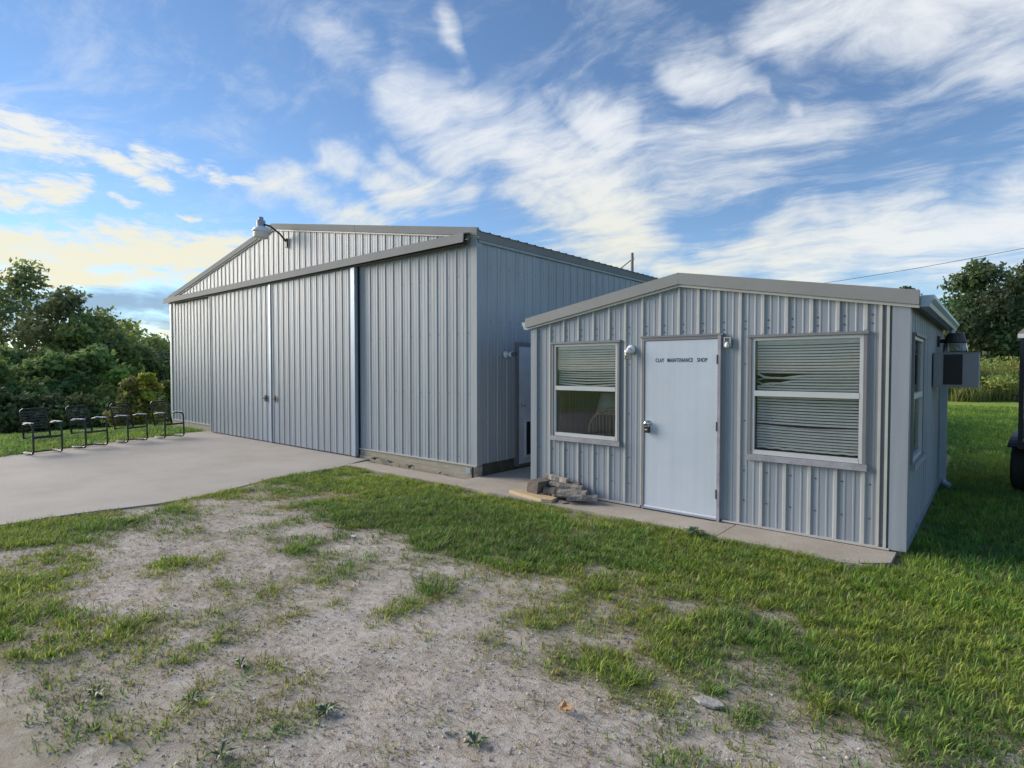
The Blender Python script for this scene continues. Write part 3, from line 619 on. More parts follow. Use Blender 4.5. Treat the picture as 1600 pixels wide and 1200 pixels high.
def window(x0, x1, z0, z1, y, axis='x', blind=None):
    """double-hung aluminium window in a wall facing -Y (axis x) or +X (axis y)"""
    def B(a0, b0, a1, b1, d0, d1):     # a along wall, b height, d outwards
        return (a0, y - d1, b0, a1, y - d0, b1) if axis == 'x' else (y + d0, a0, b0, y + d1, a1, b1)
    win = MB().box(*B(x0, z0 + .06, x0 + .028, z1 - .028, -.03, .032)).build('window', 'casing', shed)
    MB().box(*B(x1 - .028, z0 + .06, x1, z1 - .028, -.03, .032)).build('jamb', 'casing', win)
    MB().box(*B(x0 - .012, z1 - .027, x1 + .012, z1, -.03, .048)).build('head_flashing', 'casing', win)
    MB().box(*B(x0 - .014, z0, x1 + .014, z0 + .058, -.03, .055)).build('sill', 'sill', win)
    a, b, c, d = x0 + .03, x1 - .03, z0 + .062, z1 - .03; f = .03; zm = (c + d) / 2 + .03
    MB().box(*B(a, c, a + f, d, -.02, .022)).build('frame', 'frame', win); MB().box(*B(b - f, c, b, d, -.02, .022)).build('frame', 'frame', win)
    MB().box(*B(a + f, d - f, b - f, d, -.02, .022)).build('frame', 'frame', win); MB().box(*B(a + f, c, b - f, c + .045, -.02, .024)).build('frame', 'frame', win)
    MB().box(*B(a + f, zm - .028, b - f, zm + .028, -.02, .024)).build('meeting_rail', 'frame', win)
    MB().box(*B(a + f, zm + .028, b - f, d - f, -.004, .0)).build('pane', 'glass', win)
    MB().box(*B(a + f, c + .045, b - f, zm - .028, -.010, -.006)).build('pane', 'glass', win)
    return win, (a + f, b - f, c + .045, d - f, zm)
wl, il = window(*WL, WZ0, WZ1, SY)
wr, ir = window(*WR, WZ0, WZ1, SY)
ws, is_ = window(*RW, .735, 2.04, SX1, 'y')
MB().box(SX1 - .002, 6.62, 1.52, SX1 + .003, 6.72, 1.64).build('sticker', 'paper', ws)
# blinds: one slat, one object
def blind(x0, x1, ztop, zbot, y, label, pitch, sag, name='window_blind', axis='x'):
    r = empty(name, ((x0 + x1) / 2, y, ztop) if axis == 'x' else (y, (x0 + x1) / 2, ztop), label, 'blind')
    z = ztop - .035; i = 0
    hb = (x0, y - .015, ztop - .03, x1, y + .015, ztop) if axis == 'x' else (y - .015, x0, ztop - .03, y + .015, x1, ztop)
    MB().box(*hb).build('head_rail', 'blind', r)
    while z > zbot:
        mb = MB(); n = 14; V = []
        for k in range(n + 1):
            t = k / n; x = x0 + (x1 - x0) * t; dz, tilt, dx = sag(i, t, z)
            h = .0125; ca, sa = cos(tilt), sin(tilt)
            for q, arch in ((-1, 0), (0, .0025), (1, 0)): V.append((x + dx, y + q * h * ca, z + dz + q * h * sa + arch) if axis == 'x' else (y + q * h * ca, x, z + dz + q * h * sa + arch))
        mb.add(V, [(k * 3 + j, k * 3 + j + 1, k * 3 + j + 4, k * 3 + j + 3) for k in range(n) for j in (0, 1)])
        mb.build('slat', 'blind', r, True); z -= pitch; i += 1
    return r
def sagL(i, t, z):
    s = -.008 * math.sin(pi * t) * min(1, i / 10) + .0012 * sin(i * 2.1 + t * 5)
    if z < il[4] + .14: s += -.03 * (1 - abs(2 * t - 1)) * (il[4] + .14 - z) / .1
    return s, radians(50 + 2 * sin(i * 1.7)), 0
def sagR(i, t, z):
    s = -.005 * math.sin(pi * t) + .0007 * sin(i * 1.9 + 4 * t); tl = radians(52 + 2 * sin(i * 2.3))
    for zc, amp, tc_, w in ((1.655, -.035, .16, .2), (1.60, -.05, .10, .16), (1.47, -.022, .22, .24), (1.455, -.016, .66, .22), (1.135, -.012, .5, .45)):
        if zc - .028 < z < zc + .004: s += amp * math.exp(-((t - tc_) / w) ** 2); tl -= radians(35) * math.exp(-((t - tc_) / w) ** 2)
    if 1.5 < z < 1.64 and t < .09: s += .05 * (.09 - t) / .09 * math.sin(z * 60)
    if z < .9: s += .004 * sin(t * 40 + i)
    return s, tl, 0
blind(il[0] + .005, il[1] - .005, il[3], il[4] + .035, SY + .055, 'half-raised aged blind in the shed window beside the wall lamp', .030, sagL)
blind(ir[0] + .005, ir[1] - .005, ir[3], ir[2] + .01, SY + .055, 'full-length damaged blind with bent slats in the wide shed window', .029, sagR)

# the door
yD = SY - .012
door = MB().box(DO[0] + .035, yD - .022, .085, DO[1] - .035, yD + .02, 2.022).build('door', 'door_white', shed, bevel=.003, label='plain white steel door with black lettering')
for nm, b, m in (('door_frame', (DO[0], yD - .03, .03, DO[0] + .032, yD + .05, 2.06), 'casing'), ('door_frame', (DO[1] - .032, yD - .04, .03, DO[1], yD + .05, 2.06), 'sill'), ('door_frame', (DO[0] + .033, yD - .03, 2.027, DO[1] - .033, yD + .05, 2.06), 'casing'),
                 ('threshold', (DO[0] + .033, yD - .04, .045, DO[1] - .033, yD + .05, .062), 'galv'), ('door_sweep', (DO[0] + .036, yD - .027, .063, DO[1] - .036, yD - .0, .084), 'white_metal'), ('head_flashing', (DO[0] - .02, SY - .05, 2.061, DO[1] + .02, SY, 2.082), 'casing')):
    MB().box(*b).build(nm, m, door)
for z in (.28, 1.02, 1.75): MB().box(DO[1] - .042, yD - .044, z, DO[1] - .030, yD - .02, z + .10).build('hinge', 'hinge', door)
kx = DO[0] + .085
MB().lathe([(.034, 0), (.034, -.008), (.014, -.012), (.014, -.032), (.028, -.04), (.031, -.058), (.02, -.068)], (kx, yD - .022, 1.055), 18, 'y').build('door_knob', 'chrome', door, True)
lb = MB().box(kx - .032, yD - .075, .945, kx + .034, yD - .035, 1.02).build('key_lockbox', 'dark', door, bevel=.006)
MB().tube([(kx - .02, yD - .05, 1.015), (kx - .02, yD - .05, 1.05), (kx + .02, yD - .05, 1.05), (kx + .02, yD - .05, 1.015)], .005, 8).build('shackle', 'chrome', lb)
MB().box(kx - .018, yD - .078, .978, kx + .012, yD - .076, .988).build('dial_strip', 'paper', lb)
def lettering(txt, x, z, size, parent, y, xscale=1.):
    cu = bpy.data.curves.new('lettering', 'FONT'); cu.body = txt; cu.size = size; cu.extrude = .0008; cu.space_character = 1.12; cu.space_word = 1.5; cu.offset = .0008
    to = bpy.data.objects.new('tmp', cu); COL.objects.link(to); dg = bpy.context.evaluated_depsgraph_get(); me = bpy.data.meshes.new_from_object(to.evaluated_get(dg)); bpy.data.objects.remove(to)
    v = np.array([q.co[:] for q in me.vertices]); xscale = xscale / v[:, 0].max(); o = OFF[parent]
    for q in me.vertices: a, b, c_ = q.co; q.co = (x + a * xscale - o[0], y - c_ - o[1], z + b - o[2])
    me.materials.clear(); me.materials.append(M['letters']); ob = bpy.data.objects.new('lettering', me); COL.objects.link(ob); ob.parent = parent; ob['kind'] = 'stuff'
for wd, xa, wd_w in (('CLAY', -3.03, .105), ('MAINTENANCE', -2.885, .305), ('SHOP', -2.532, .115)): lettering(wd, xa, 1.775, .062, door, yD - .0235, wd_w)
# broken lamp right of the door
bl = empty('broken_lamp', (-2.195, SY, 1.98), 'broken open wall fixture with exposed wires right of the white door', 'wall lamp')
mb = MB()
for b in ((-2.232, SY - .05, 1.935, -2.224, SY - .024, 2.035), (-2.168, SY - .05, 1.935, -2.160, SY - .024, 2.035), (-2.224, SY - .05, 2.027, -2.168, SY - .024, 2.035), (-2.224, SY - .03, 1.935, -2.168, SY - .024, 2.027)): mb.box(*b)
mb.build('junction_box', 'frame', bl)
MB().lathe([(.012, .03), (.022, .01), (.026, -.015), (.018, -.03)], (-2.195, SY - .052, 1.955), 12).build('socket', 'white_metal', bl, True)
for i in range(3): MB().tube([(-2.215 + .02 * i, SY - .03, 2.02), (-2.205 + .012 * i, SY - .055, 2.0), (-2.20 + .006 * i, SY - .05, 1.97)], .003, 6).build('wire', 'rust', bl)
# air conditioner on the right wall
ac = empty('air_conditioner', (SX1, 8.75, 1.48), 'grey boxed air conditioner jutting from the shed side wall', 'air conditioner')
ax0, ax1, ay0, ay1, az0, az1 = SX1 + .023, -.155, 8.72, 9.32, 1.475, 1.885
MB().box(ax0, ay0, az0, ax1, ay1, az1).build('case', 'ac', ac, bevel=.006)
MB().box(ax0 + .10, ay0 - .004, az0 + .03, ax0 + .285, ay0 - .001, az1 - .012).build('grille', 'grille', ac)
for i in range(13): MB().box(ax0 + .105, ay0 - .012, az0 + .045 + i * .027, ax0 + .28, ay0 - .0045, az0 + .050 + i * .027).build('louvre', 'dark', ac)
MB().box(ax0 + .0, ay0 - .004, az1 + .001, ax1 + .004, ay1, az1 + .008).build('lid', 'ac', ac)
# barn light behind it
bn = empty('barn_light', (SX1, 9.45, 1.95), 'dark capped barn light with clear ribbed lens above the air conditioner', 'yard light')
c = (SX1 + .20, 9.45, 1.93)
MB().lathe([(.115, .10), (.12, .115), (.10, .20), (.085, .23), (.06, .235)], c, 18).build('cap', 'hinge', bn)
MB().lathe([(.13, -.02), (.135, 0), (.118, .098)], c, 22).build('lens', 'jar', bn)
MB().tube([(SX1 + .02, 9.45, 2.06), (SX1 + .12, 9.45, 2.07)], .025).build('arm', 'hinge', bn); MB().box(SX1 + .02, 9.40, 1.99, SX1 + .045, 9.50, 2.13).build('wall_plate', 'hinge', bn)

# furniture seen through the left window
ch = empty('rattan_chair', (-3.85, 6.75, .05), 'hoop-backed rattan chair standing inside behind the half-blinded window', 'chair')
arc = [(-4.22, 6.62, .5)] + [(-3.86 + .38 * cos(pi - pi * k / 12), 6.60, .86 + .30 * sin(pi * k / 12)) for k in range(13)] + [(-3.48, 6.62, .5)]
MB().tube(arc, .02, 8).build('hoop', 'rattan', ch, True)
for k in range(13):
    x = -4.18 + .64 * k / 12; zt = .86 + .30 * math.sqrt(max(0, 1 - ((x + 3.86) / .38) ** 2)); MB().tube([(x, 6.62, .48), (x, 6.60, zt - .015)], .008, 6).build('spindle', 'rattan', ch)
MB().box(-4.22, 6.58, .44, -3.50, 7.08, .48).build('seat', 'rattan', ch, bevel=.01)
for x in (-4.18, -3.54):
    for y in (6.62, 7.04): MB().tube([(x, y, .045), (x, y, .44)], .018, 8).build('leg', 'rattan', ch)
tb = empty('lamp_shade', (-4.2, 6.95, .9), 'pale slanted lamp shade inside behind the half-blinded window', 'lamp shade')
MB().lathe([(.20, 0.), (.12, .30)], (-4.22, 7.1, 1.05), 18).build('shade', 'paper', tb, True); MB().lathe([(.1, 0), (.1, .02), (.02, .04), (.02, 1.02)], (-4.22, 7.1, .045), 14).build('stem', 'rattan', tb)

# ------------------------------------------------------------------ wood heap by the shed corner
def log(name, a, b, r, sec, m, label, roll=0., endm=None):
    A = np.array(a, float); B = np.array(b, float); t = (B - A) / np.linalg.norm(B - A); u = np.cross(t, (0, 0, 1)); u = u / np.linalg.norm(u); w = np.cross(u, t)
    n = len(sec); rings = []; st = 6
    for i in range(st + 1):
        p = A + (B - A) * i / st + u * .008 * sin(i * 2 + a[0] * 9); k = 1 + .07 * sin(i * 1.7 + a[1] * 7)
        rings += [p + r * k * (1 + .06 * sin(j * 3 + i * 1.3)) * (sec[j][0] * (u * cos(roll) + w * sin(roll)) + sec[j][1] * (w * cos(roll) - u * sin(roll))) for j in range(n)]
    mb = MB().add(rings, [(i * n + j, i * n + (j + 1) % n, (i + 1) * n + (j + 1) % n, (i + 1) * n + j) for i in range(st) for j in range(n)] + [tuple(range(n))[::-1], tuple(range(st * n, st * n + n))])
    o = mb.build(name, m); tag(o, label, 'firewood' if name != 'wood_board' else 'board'); return o
circ = [(cos(q), sin(q)) for q in np.arange(12) * pi / 6]; half = [(cos(q), sin(q)) for q in np.linspace(0, pi, 8)]; wedge = [(-.95, -.35), (-.6, -.6), (0, -.62), (.6, -.58), (1., -.3), (.95, .1), (.6, .5), (.15, .68), (-.35, .62), (-.8, .25)]; sq = [(-1, -.85), (1, -.9), (.95, .85), (-.9, .95)]
o = MB().prism([(-4.95, 5.74, .031), (-4.93, 5.86, .031), (-4.20, 5.80, .031), (-4.17, 5.64, .031), (-4.30, 5.60, .031)], (0, 0, .04)).build('wood_board', 'plank'); tag(o, 'pale fresh-sawn board lying flat in front of the firewood', 'board')
o = MB().prism([(-4.70, 5.80, .072), (-4.50, 5.77, .072), (-4.47, 6.02, .072), (-4.68, 6.04, .072)], (.015, .01, .155)).build('wood_block', 'log_dark', bevel=.006); tag(o, 'dark square timber block resting on the pale board', 'firewood')
log('split_log', (-4.45, 5.86, .10), (-4.02, 6.02, .10), .065, circ, 'log_dark', 'dark round log at the bottom of the firewood heap')
log('split_log', (-4.44, 5.98, .185), (-3.98, 6.06, .165), .06, wedge, 'log', 'brown wedge log lying across the top of the heap', .2)
log('split_log', (-4.22, 5.86, .11), (-3.86, 5.97, .12), .085, wedge, 'log', 'thick grey split log at the front of the heap', .1)
log('split_log', (-4.03, 5.76, .07), (-3.72, 5.98, .08), .062, half, 'log', 'grey half-round log leaning off the heap end')
log('split_log', (-4.36, 5.83, .065), (-4.28, 6.0, .065), .036, circ, 'log_dark', 'short thin log stub facing outwards under the heap')
log('split_log', (-4.26, 5.80, .066), (-4.18, 5.98, .066), .036, sq, 'log_dark', 'short square log stub facing outwards under the heap')
log('split_log', (-4.60, 6.07, .205), (-4.05, 6.10, .195), .045, wedge, 'log_dark', 'dark bark slab along the shed wall behind the heap')
log('wood_board', (-4.56, 6.04, .27), (-4.22, 6.06, .235), .032, sq, 'cut', 'short pale board end on top of the firewood')
log('wood_board', (-4.02, 5.73, .037), (-4.28, 5.84, .037), .02, [(-2, -.3), (2, -.3), (2, .3), (-2, .3)], 'log', 'thin grey lath lying under the firewood heap')

# ------------------------------------------------------------------ patio chairs
def round_path(pts, r=.06, k=5):
    o = [np.array(pts[0], float)]
    for a, b, c in zip(pts, pts[1:], pts[2:]):
        a, b, c = map(lambda q: np.array(q, float), (a, b, c)); p = b + (a - b) / np.linalg.norm(a - b) * r; q = b + (c - b) / np.linalg.norm(c - b) * r
        for i in range(k + 1): t = i / k; o.append((1 - t) ** 2 * p + 2 * t * (1 - t) * b + t * t * q)
    o.append(np.array(pts[-1], float)); return o
def patio_chair():
    r = empty('patio_chair', (0, 0, 0), 'x', 'chair', 'metal chairs along the driveway edge')
    for s in (-1, 1):
        y = s * .285
        MB().tube(round_path([(-.40, y, .022), (.02, y, .022), (.0, y, .60), (-.16, y, .635), (-.46, y * .93, .60)], .09), .021, 8).build('arm_frame', 'chair', r, True)
        MB().box(-.36, y - .032, .634, -.02, y + .032, .652).build('armrest_glint', mat('glint_pale_arm', (.62, .63, .64), .35, .1, 9) if 'arm' not in M else M['arm'], r, bevel=.006)  # pale arm top stands in for the sky glint on black enamel
        MB().box(-.40, y - .026, .041, -.10, y + .026, .047).build('foot_glint', M.setdefault('arm', mat('glint_pale_metal', (.62, .63, .64), .35, .1, 9)), r)  # pale strip paints the glint along the skid, not a separate plate
    MB().tube([(-.38, -.285, .024), (-.38, .285, .024)], .014).build('stretcher', 'chair', r)
    MB().tube([(-.01, -.285, .345), (-.01, .285, .345)], .022).build('seat_rail', 'chair', r); MB().tube([(-.47, -.27, .32), (-.47, .27, .32)], .016).build('seat_rail', 'chair', r)
    for k in range(9): x = -.03 - k * .052; MB().box(x - .021, -.27, .352 - k * .004, x + .021, .27, .358 - k * .004).build('seat_slat', 'slat', r)
    bk = lambda h: -.46 - .16 * (h - .36) / .54
    MB().tube(round_path([(bk(.30), -.265, .30), (bk(.90), -.265, .90), (bk(.90), .265, .90), (bk(.30), .265, .30)], .09), .019, 8).build('back_frame', 'chair', r, True)
    for k in range(7): h = .50 + k * .055; MB().prism([(bk(h), -.255, h), (bk(h + .022), -.255, h + .022), (bk(h + .022) - .005, -.255, h + .022), (bk(h) - .005, -.255, h)], (0, .51, 0)).build('back_slat', 'slat', r)
    MB().tube([(bk(.42), -.26, .42), (bk(.42), .26, .42)], .010).build('back_rail', 'chair', r)
    return r
pc = patio_chair()
def copy_tree(o, parent=None):
    c = o.copy(); COL.objects.link(c); c.parent = parent
    for q in o.children: copy_tree(q, c)
    return c
for i, (x, y, a, lab) in enumerate([(-14.17, 2.53, 14, 'black metal patio chair at the row end farthest from the hangar'), (-14.58, 3.42, 26, 'black metal patio chair second from the open end of the row'), (-14.93, 4.28, 24, 'black metal patio chair next to the one beside the hangar'), (-15.14, 5.12, 17, 'black metal slatted patio chair closest to the hangar corner')]):
    c = pc if i == 0 else copy_tree(pc)
    c.location = (x, y, .026); c.rotation_euler = (0, 0, radians(a)); c.scale = (.86, .84, .96); c['label'] = lab

# ------------------------------------------------------------------ livestock trailer at the right
tr = empty('stock_trailer', (1.15, 11.5, 0), 'black open-sided stock trailer parked beyond the shed', 'trailer')
tr.rotation_euler.z = radians(-9); tr.location.x += .24
tx0, tx1, ty0, ty1, tz0_, tz1_ = .24, 2.15, 9.85, 13.6, .74, 2.12
for x in (tx0, tx1 - .05):
    for y in np.linspace(ty0, ty1 - .05, 5): MB().box(x, y, tz0_, x + .05, y + .05, tz1_).build('post', 'trailer', tr)
    for z in (.80, 1.10, 1.40, 1.72): MB().box(x + .012, ty0 + .06, z, x + .038, ty1 - .06, z + (.22 if z < 1 else .07)).build('side_rail', 'trailer', tr)
for x in np.linspace(tx0 + .3, tx1 - .35, 4): MB().box(x, ty0 + .005, tz0_, x + .04, ty0 + .045, tz1_).build('post', 'trailer', tr)
for z in (.78, 1.10, 1.40, 1.72): MB().box(tx0 + .055, ty0 + .012, z, tx1 - .055, ty0 + .038, z + (.26 if z < 1 else .06)).build('gate_rail', 'trailer', tr)
MB().box(tx0, ty0, tz0_ - .10, tx1, ty1, tz0_ - .002).build('floor', 'trailer', tr)
rp = [(tx0 - .015, ty0 - .03, tz1_ + .002), (tx0 - .015, ty0 - .03, tz1_ + .05), (tx0 + .06, ty0 - .03, tz1_ + .13), (tx0 + .3, ty0 - .03, tz1_ + .21), (tx1 - .3, ty0 - .03, tz1_ + .21), (tx1 - .06, ty0 - .03, tz1_ + .13), (tx1 + .015, ty0 - .03, tz1_ + .05), (tx1 + .015, ty0 - .03, tz1_ + .002)]
MB().prism(rp, (0, ty1 - ty0 + .06, 0)).build('roof', 'trailer_roof', tr)
MB().box(tx0 - .02, ty0 - .04, tz1_ - .02, tx1 + .02, ty0 - .031, tz1_ + .035).build('roof_trim', 'white_metal', tr)
MB().tube([(tx0 + .02, ty0 - .02, 1.33), (tx0 - .06, ty0 - .05, 1.36), (tx0 - .05, ty0 - .05, 1.27), (tx0 + .02, ty0 - .02, 1.27)], .008).build('latch_loop', 'hinge', tr)
for x, sg in ((.13, 1), (2.05, -1)):
    for y in (10.45, 11.3):
        t = MB().lathe([(.20, 0), (.34, .0), (.365, .03), (.365, .17), (.34, .20), (.20, .20)], (x, y, .355), 28, 'x').build('wheel', 'tyre', tr)
        MB().lathe([(.19, .02), (.195, .03), (.195, .17), (.10, .12), (.06, .10)] if sg < 0 else [(.06, .08), (.10, .06), (.195, .03), (.195, .17), (.19, .18)], (x, y, .355), 20, 'x').build('rim', 'rim', t)
    fp = [(x - .03, 10.875 + (.86 if abs(cos(q)) > .2 else .86) * cos(q), .36 + .45 * sin(q) ** .55) for q in np.linspace(pi * .86, pi * .14, 17)]
    mb = MB(); n_ = len(fp); mb.add([p for p in fp] + [(p[0] + .26, p[1], p[2]) for p in fp], [(i, i + 1, n_ + i + 1, n_ + i) for i in range(n_ - 1)]); fo = mb.build('fender', 'trailer', tr)
    sm_ = fo.modifiers.new('s', 'SOLIDIFY'); sm_.thickness = .02
MB().tube([(1.0, ty1, .62), (1.2, ty1 + 1.3, .5)], .04).build('drawbar', 'trailer', tr); MB().tube([(1.4, ty1, .62), (1.2, ty1 + 1.3, .5)], .04).build('drawbar', 'trailer', tr)
MB().tube([(1.2, ty1 + 1.2, .0), (1.2, ty1 + 1.2, .55)], .035).build('jack_stand', 'hinge', tr)

# ------------------------------------------------------------------ utility pole and wires
def upole(base, h, label):
    r = empty('utility_pole', base, label, 'utility pole', 'timber utility poles')
    x, y, z = base
    MB().tube([(x, y, z - .5), (x, y, z + h)], [.15, .095], 10).build('pole', 'pole', r, True)
    MB().tube([(x - .8, y - .25, z + h - 1.05), (x, y, z + h - .45)], .04, 8).build('brace_arm', 'pole', r)
    MB().lathe([(.03, 0), (.06, .03), (.06, .10), (.03, .13)], (x + .12, y, z + h - .5), 10).build('insulator', 'chrome', r)
    return np.array((x, y, z + h - .4))
pA = upole((-19.66, 36.1, 0), 9.86, 'grey timber utility pole rising behind the hangar roof')
pB = upole((2.95, 34.07, 0), 7.75, 'timber utility pole standing beyond the stock trailer')
def wire(a, b, sag, label):
    P = [a + (b - a) * t + np.array((0, 0, -4 * sag * t * (1 - t))) for t in np.linspace(0, 1, 40)]
    tag(MB().tube(P, .012, 6).build('overhead_wire', 'cable', None, True), label, 'wire', )
wire(np.array((-19.66, 36.1, 6.37)), np.array((2.95, 34.07, 7.34)), .5, 'thin black overhead wire sagging above the shed roof to the right')

# ------------------------------------------------------------------ trees
def leaf_cloud(cent, rad, nl, size, base, seed, flat=.85, col_var=.35):
    """leaf quads spread through clumps; returns verts, tris, tint"""
    g = np.random.default_rng(seed); k = len(cent); w = np.array([r[0] * r[1] * r[2] for r in rad]) ** .75; w /= w.sum(); idx = g.choice(k, nl, p=w)
    d = g.normal(size=(nl, 3)); d /= np.linalg.norm(d, axis=1)[:, None]; rr = g.random(nl) ** .42
    lump = 1 + .22 * np.sin(d[:, 0] * 7 + idx) * np.sin(d[:, 1] * 6 + idx * 1.7) + .15 * np.sin(d[:, 2] * 9 + idx * 2.3)
    p = np.array(cent)[idx] + d * np.array(rad)[idx] * (rr * lump)[:, None]
    n = d * .6 + g.normal(size=(nl, 3)) * .7 + np.array((0, 0, .35)); n /= np.linalg.norm(n, axis=1)[:, None]
    t = np.cross(n, g.normal(size=(nl, 3))); t /= np.linalg.norm(t, axis=1)[:, None]; b = np.cross(n, t)
    s = size * g.uniform(.55, 1.3, nl)[:, None]
    v = np.stack([p - t * s, p + b * s * .55, p + t * s, p - b * s * .55], 1).reshape(-1, 3)
    i = np.arange(nl)[:, None] * 4; tri = np.concatenate([i + [0, 1, 2], i + [0, 2, 3]])
    cl = g.uniform(1 - col_var * .6, 1 + col_var * .6, (k, 1)) * np.array(base) * (1 + g.normal(size=(k, 3)) * .06)
    c = cl[idx] * g.uniform(1 - col_var, 1 + col_var, (nl, 1)); yel = g.random(nl) < .06; c[yel] *= np.array((1.6, 1.35, .8))
    return v, tri, np.repeat(np.clip(c, .005, .6), 4, 0)
def tree(name, x, y, h, w, label, seed, base=(.045, .07, .022), nl=7000, leaf=.13, low=.25, group='trees', z0=None, shape='round', cat='tree'):
    g = np.random.default_rng(seed); z0 = float(gz(np.array(x), np.array(y))) if z0 is None else z0
    r = empty(name, (x, y, z0), label, cat, group)
    mb = MB(); top = z0 + h * .86; tw = max(.05, h * .017)
    tp = [(x, y, z0 - .2)] + [(x + g.normal() * .02 * h * t, y + g.normal() * .02 * h * t, z0 + (top - z0) * t) for t in (.25, .5, .75, 1)]
    mb.tube(tp, [tw, tw * .8, tw * .6, tw * .38, tw * .12], 8); cent = []; rad = []; nb = 15 if h > 5 else 9
    for k in range(nb):
        t = low + (1 - low) * (k + .5) / nb; zc = z0 + h * t; a = k * 2.4 + g.uniform(-.4, .4)
        prof = math.sin(pi * min(1, ((t - low) / (1 - low)) * .8 + .2)) ** .7 if shape == 'round' else (1.05 - (t - low) / (1 - low)) ** .8
        R = w * .5 * prof * g.uniform(.45, .8); c = (x + R * cos(a), y + R * sin(a), zc - .08 * h * prof * .3)
        s = w * .5 * g.uniform(.38, .58) * (.5 + .5 * prof); cent.append(c); rad.append((s, s, s * g.uniform(.6, .85)))
        tb_ = max(0, min(1, t - .14)); bp = np.array((x, y, z0 + h * tb_ * .9)); e = np.array(c)
        mb.tube([bp, bp * .5 + e * .5 + (0, 0, .05 * h * .4), e], [tw * .45 * (1.1 - t), tw * .28 * (1.1 - t), .012], 5)
    cent.append((x, y, z0 + h * .9)); rad.append((w * .2, w * .2, h * .1))
    mb.build('trunk', 'bark', r)
    v, tri, c = leaf_cloud(cent, rad, nl, leaf, base, seed)
    fast_mesh('crown', v - np.array((x, y, z0)), tri, c, 'leaves', r); return r
def at(u, depth):
    d = cam_ray(u, 575); d = d / (d @ np.array([-sin(radians(YAW)), cos(radians(YAW)), 0])); return d[0] * depth, d[1] * depth
def top_h(u, v, depth, z0): 
    d = cam_ray(u, v); f = np.array([-sin(radians(YAW)), cos(radians(YAW)), 0]); return CAMZ + d[2] * depth / (d @ f) - z0
LT = [(-40, 420, 31, 7.5, 0, 'tall loose-crowned tree at the outer end of the wood by the driveway'), (42, 413, 33, 6.2, 0, 'tall tree with sky showing through its rounded crown left of the chairs'), (103, 452, 30, 5.2, 0, 'airy round-topped tree rising beside the tallest crown in the wood'), (150, 490, 34, 6.5, 1, 'mid-height olive tree sloping down from the airy round top'),
      (195, 508, 38, 7, 1, 'lower green tree in the middle of the receding treeline'), (232, 528, 42, 7, 2, 'dark distant tree near the hangar corner'), (262, 548, 50, 7, 2, 'far dark tree just clear of the hangar corner'), (300, 540, 54, 8, 2, 'far dark tree partly behind the hangar corner'),
      (10, 545, 25, 5.0, 3, 'dense leafy tree filling the wood edge behind the outermost chair'), (75, 560, 24, 4.6, 3, 'dense low tree behind the second chair'), (135, 552, 25.5, 4.8, 3, 'dense green understorey tree behind the chair row'), (180, 585, 25, 3.6, 4, 'bright green young tree behind the third chair'), (-45, 560, 22, 5, 3, 'dense understorey tree at the outer wood edge'), (125, 500, 29, 5, 1, 'leafy olive tree just under the airy round top'), (172, 520, 29, 4.5, 1, 'leafy tree stepping down towards the hangar'), (212, 540, 31, 4.5, 3, 'dense green tree above the yellow-green sapling'), (250, 552, 33, 5, 2, 'dark leafy tree right at the hangar edge')]
BC = [(.20, .24, .11), (.22, .29, .10), (.14, .20, .11), (.19, .27, .10), (.26, .34, .09)]
for i, (u, v, D, w, k, lab) in enumerate(LT):
    x, y = at(u, D); z0 = float(gz(np.array(x), np.array(y))); h = top_h(u, v, D, z0)
    tree('broadleaf_tree', x, y, h, w, lab, 100 + i, BC[k], 6000 if i < 3 else 8000, .15 if D < 35 else .2, .15 if i < 3 else .08, 'trees of the wood beyond the chairs', z0)
SH = [(-60, 625, 20.5, 3.0), (-15, 615, 20, 2.6), (35, 620, 20.5, 2.8), (80, 622, 21, 2.6), (120, 625, 21.5, 2.8), (160, 628, 22.5, 2.6)]
for i, (u, v, D, w) in enumerate(SH):
    x, y = at(u, D); z0 = float(gz(np.array(x), np.array(y))); tree('leafy_shrub', x, y, top_h(u, v, D, z0), w, 'dense dark shrub growing low along the wood edge behind the chairs', 150 + i, (.13, .185, .08), 4500, .10, .02, 'shrubs along the wood edge', z0, cat='shrub')
for i, (u, v, D, w, lab) in enumerate([(230, 582, 20.5, 1.4, 'yellow-green young sapling left of the hangar corner'), (204, 592, 20.3, 1.5, 'olive brown sapling beside the yellow-green one'), (262, 595, 22, 1.3, 'small green sapling tucked against the hangar corner')]):
    x, y = at(u, D); z0 = float(gz(np.array(x), np.array(y))); tree('sapling', x, y, top_h(u, v, D, z0), w, lab, 170 + i, [(.36, .38, .08), (.24, .25, .09), (.20, .27, .09)][i], 2600, .085, .05, 'saplings at the wood edge', z0, shape='cone')
RT = [(1530, 410, 36, 5.6, 'tall dark tree with sky gaps behind the shed gutter'), (1600, 415, 37, 6, 'broad dark tree behind the stock trailer roof'), (1415, 449, 44, 3.6, 'distant dark treetop showing just over the shed roof'), (1565, 465, 39, 4.5, 'dark tree filling the gap between the two tall trees'), (1494, 468, 40, 4.4, 'dark lower tree behind the shed downspout'), (1660, 430, 36, 7, 'dark tree standing past the stock trailer'), (1350, 452, 60, 5, 'faint distant tree crown low over the shed roof'), (1095, 430, 75, 6, 'small far treetop peeking over the shed ridge')]
for i, (u, v, D, w, lab) in enumerate(RT):
    x, y = at(u, D); tree('broadleaf_tree', x, y, top_h(u, v, D, 0), w, lab, 200 + i, (.10, .15, .075), 9500, .16, .12, 'trees behind the field', 0.)
BR = [(1462, 575, 29.5), (1490, 566, 30), (1515, 570, 30.5), (1540, 563, 30), (1565, 568, 31), (1590, 560, 30.5), (1620, 565, 31), (1650, 562, 31), (1502, 590, 28.8), (1552, 588, 29), (1600, 586, 29), (1440, 580, 31)]
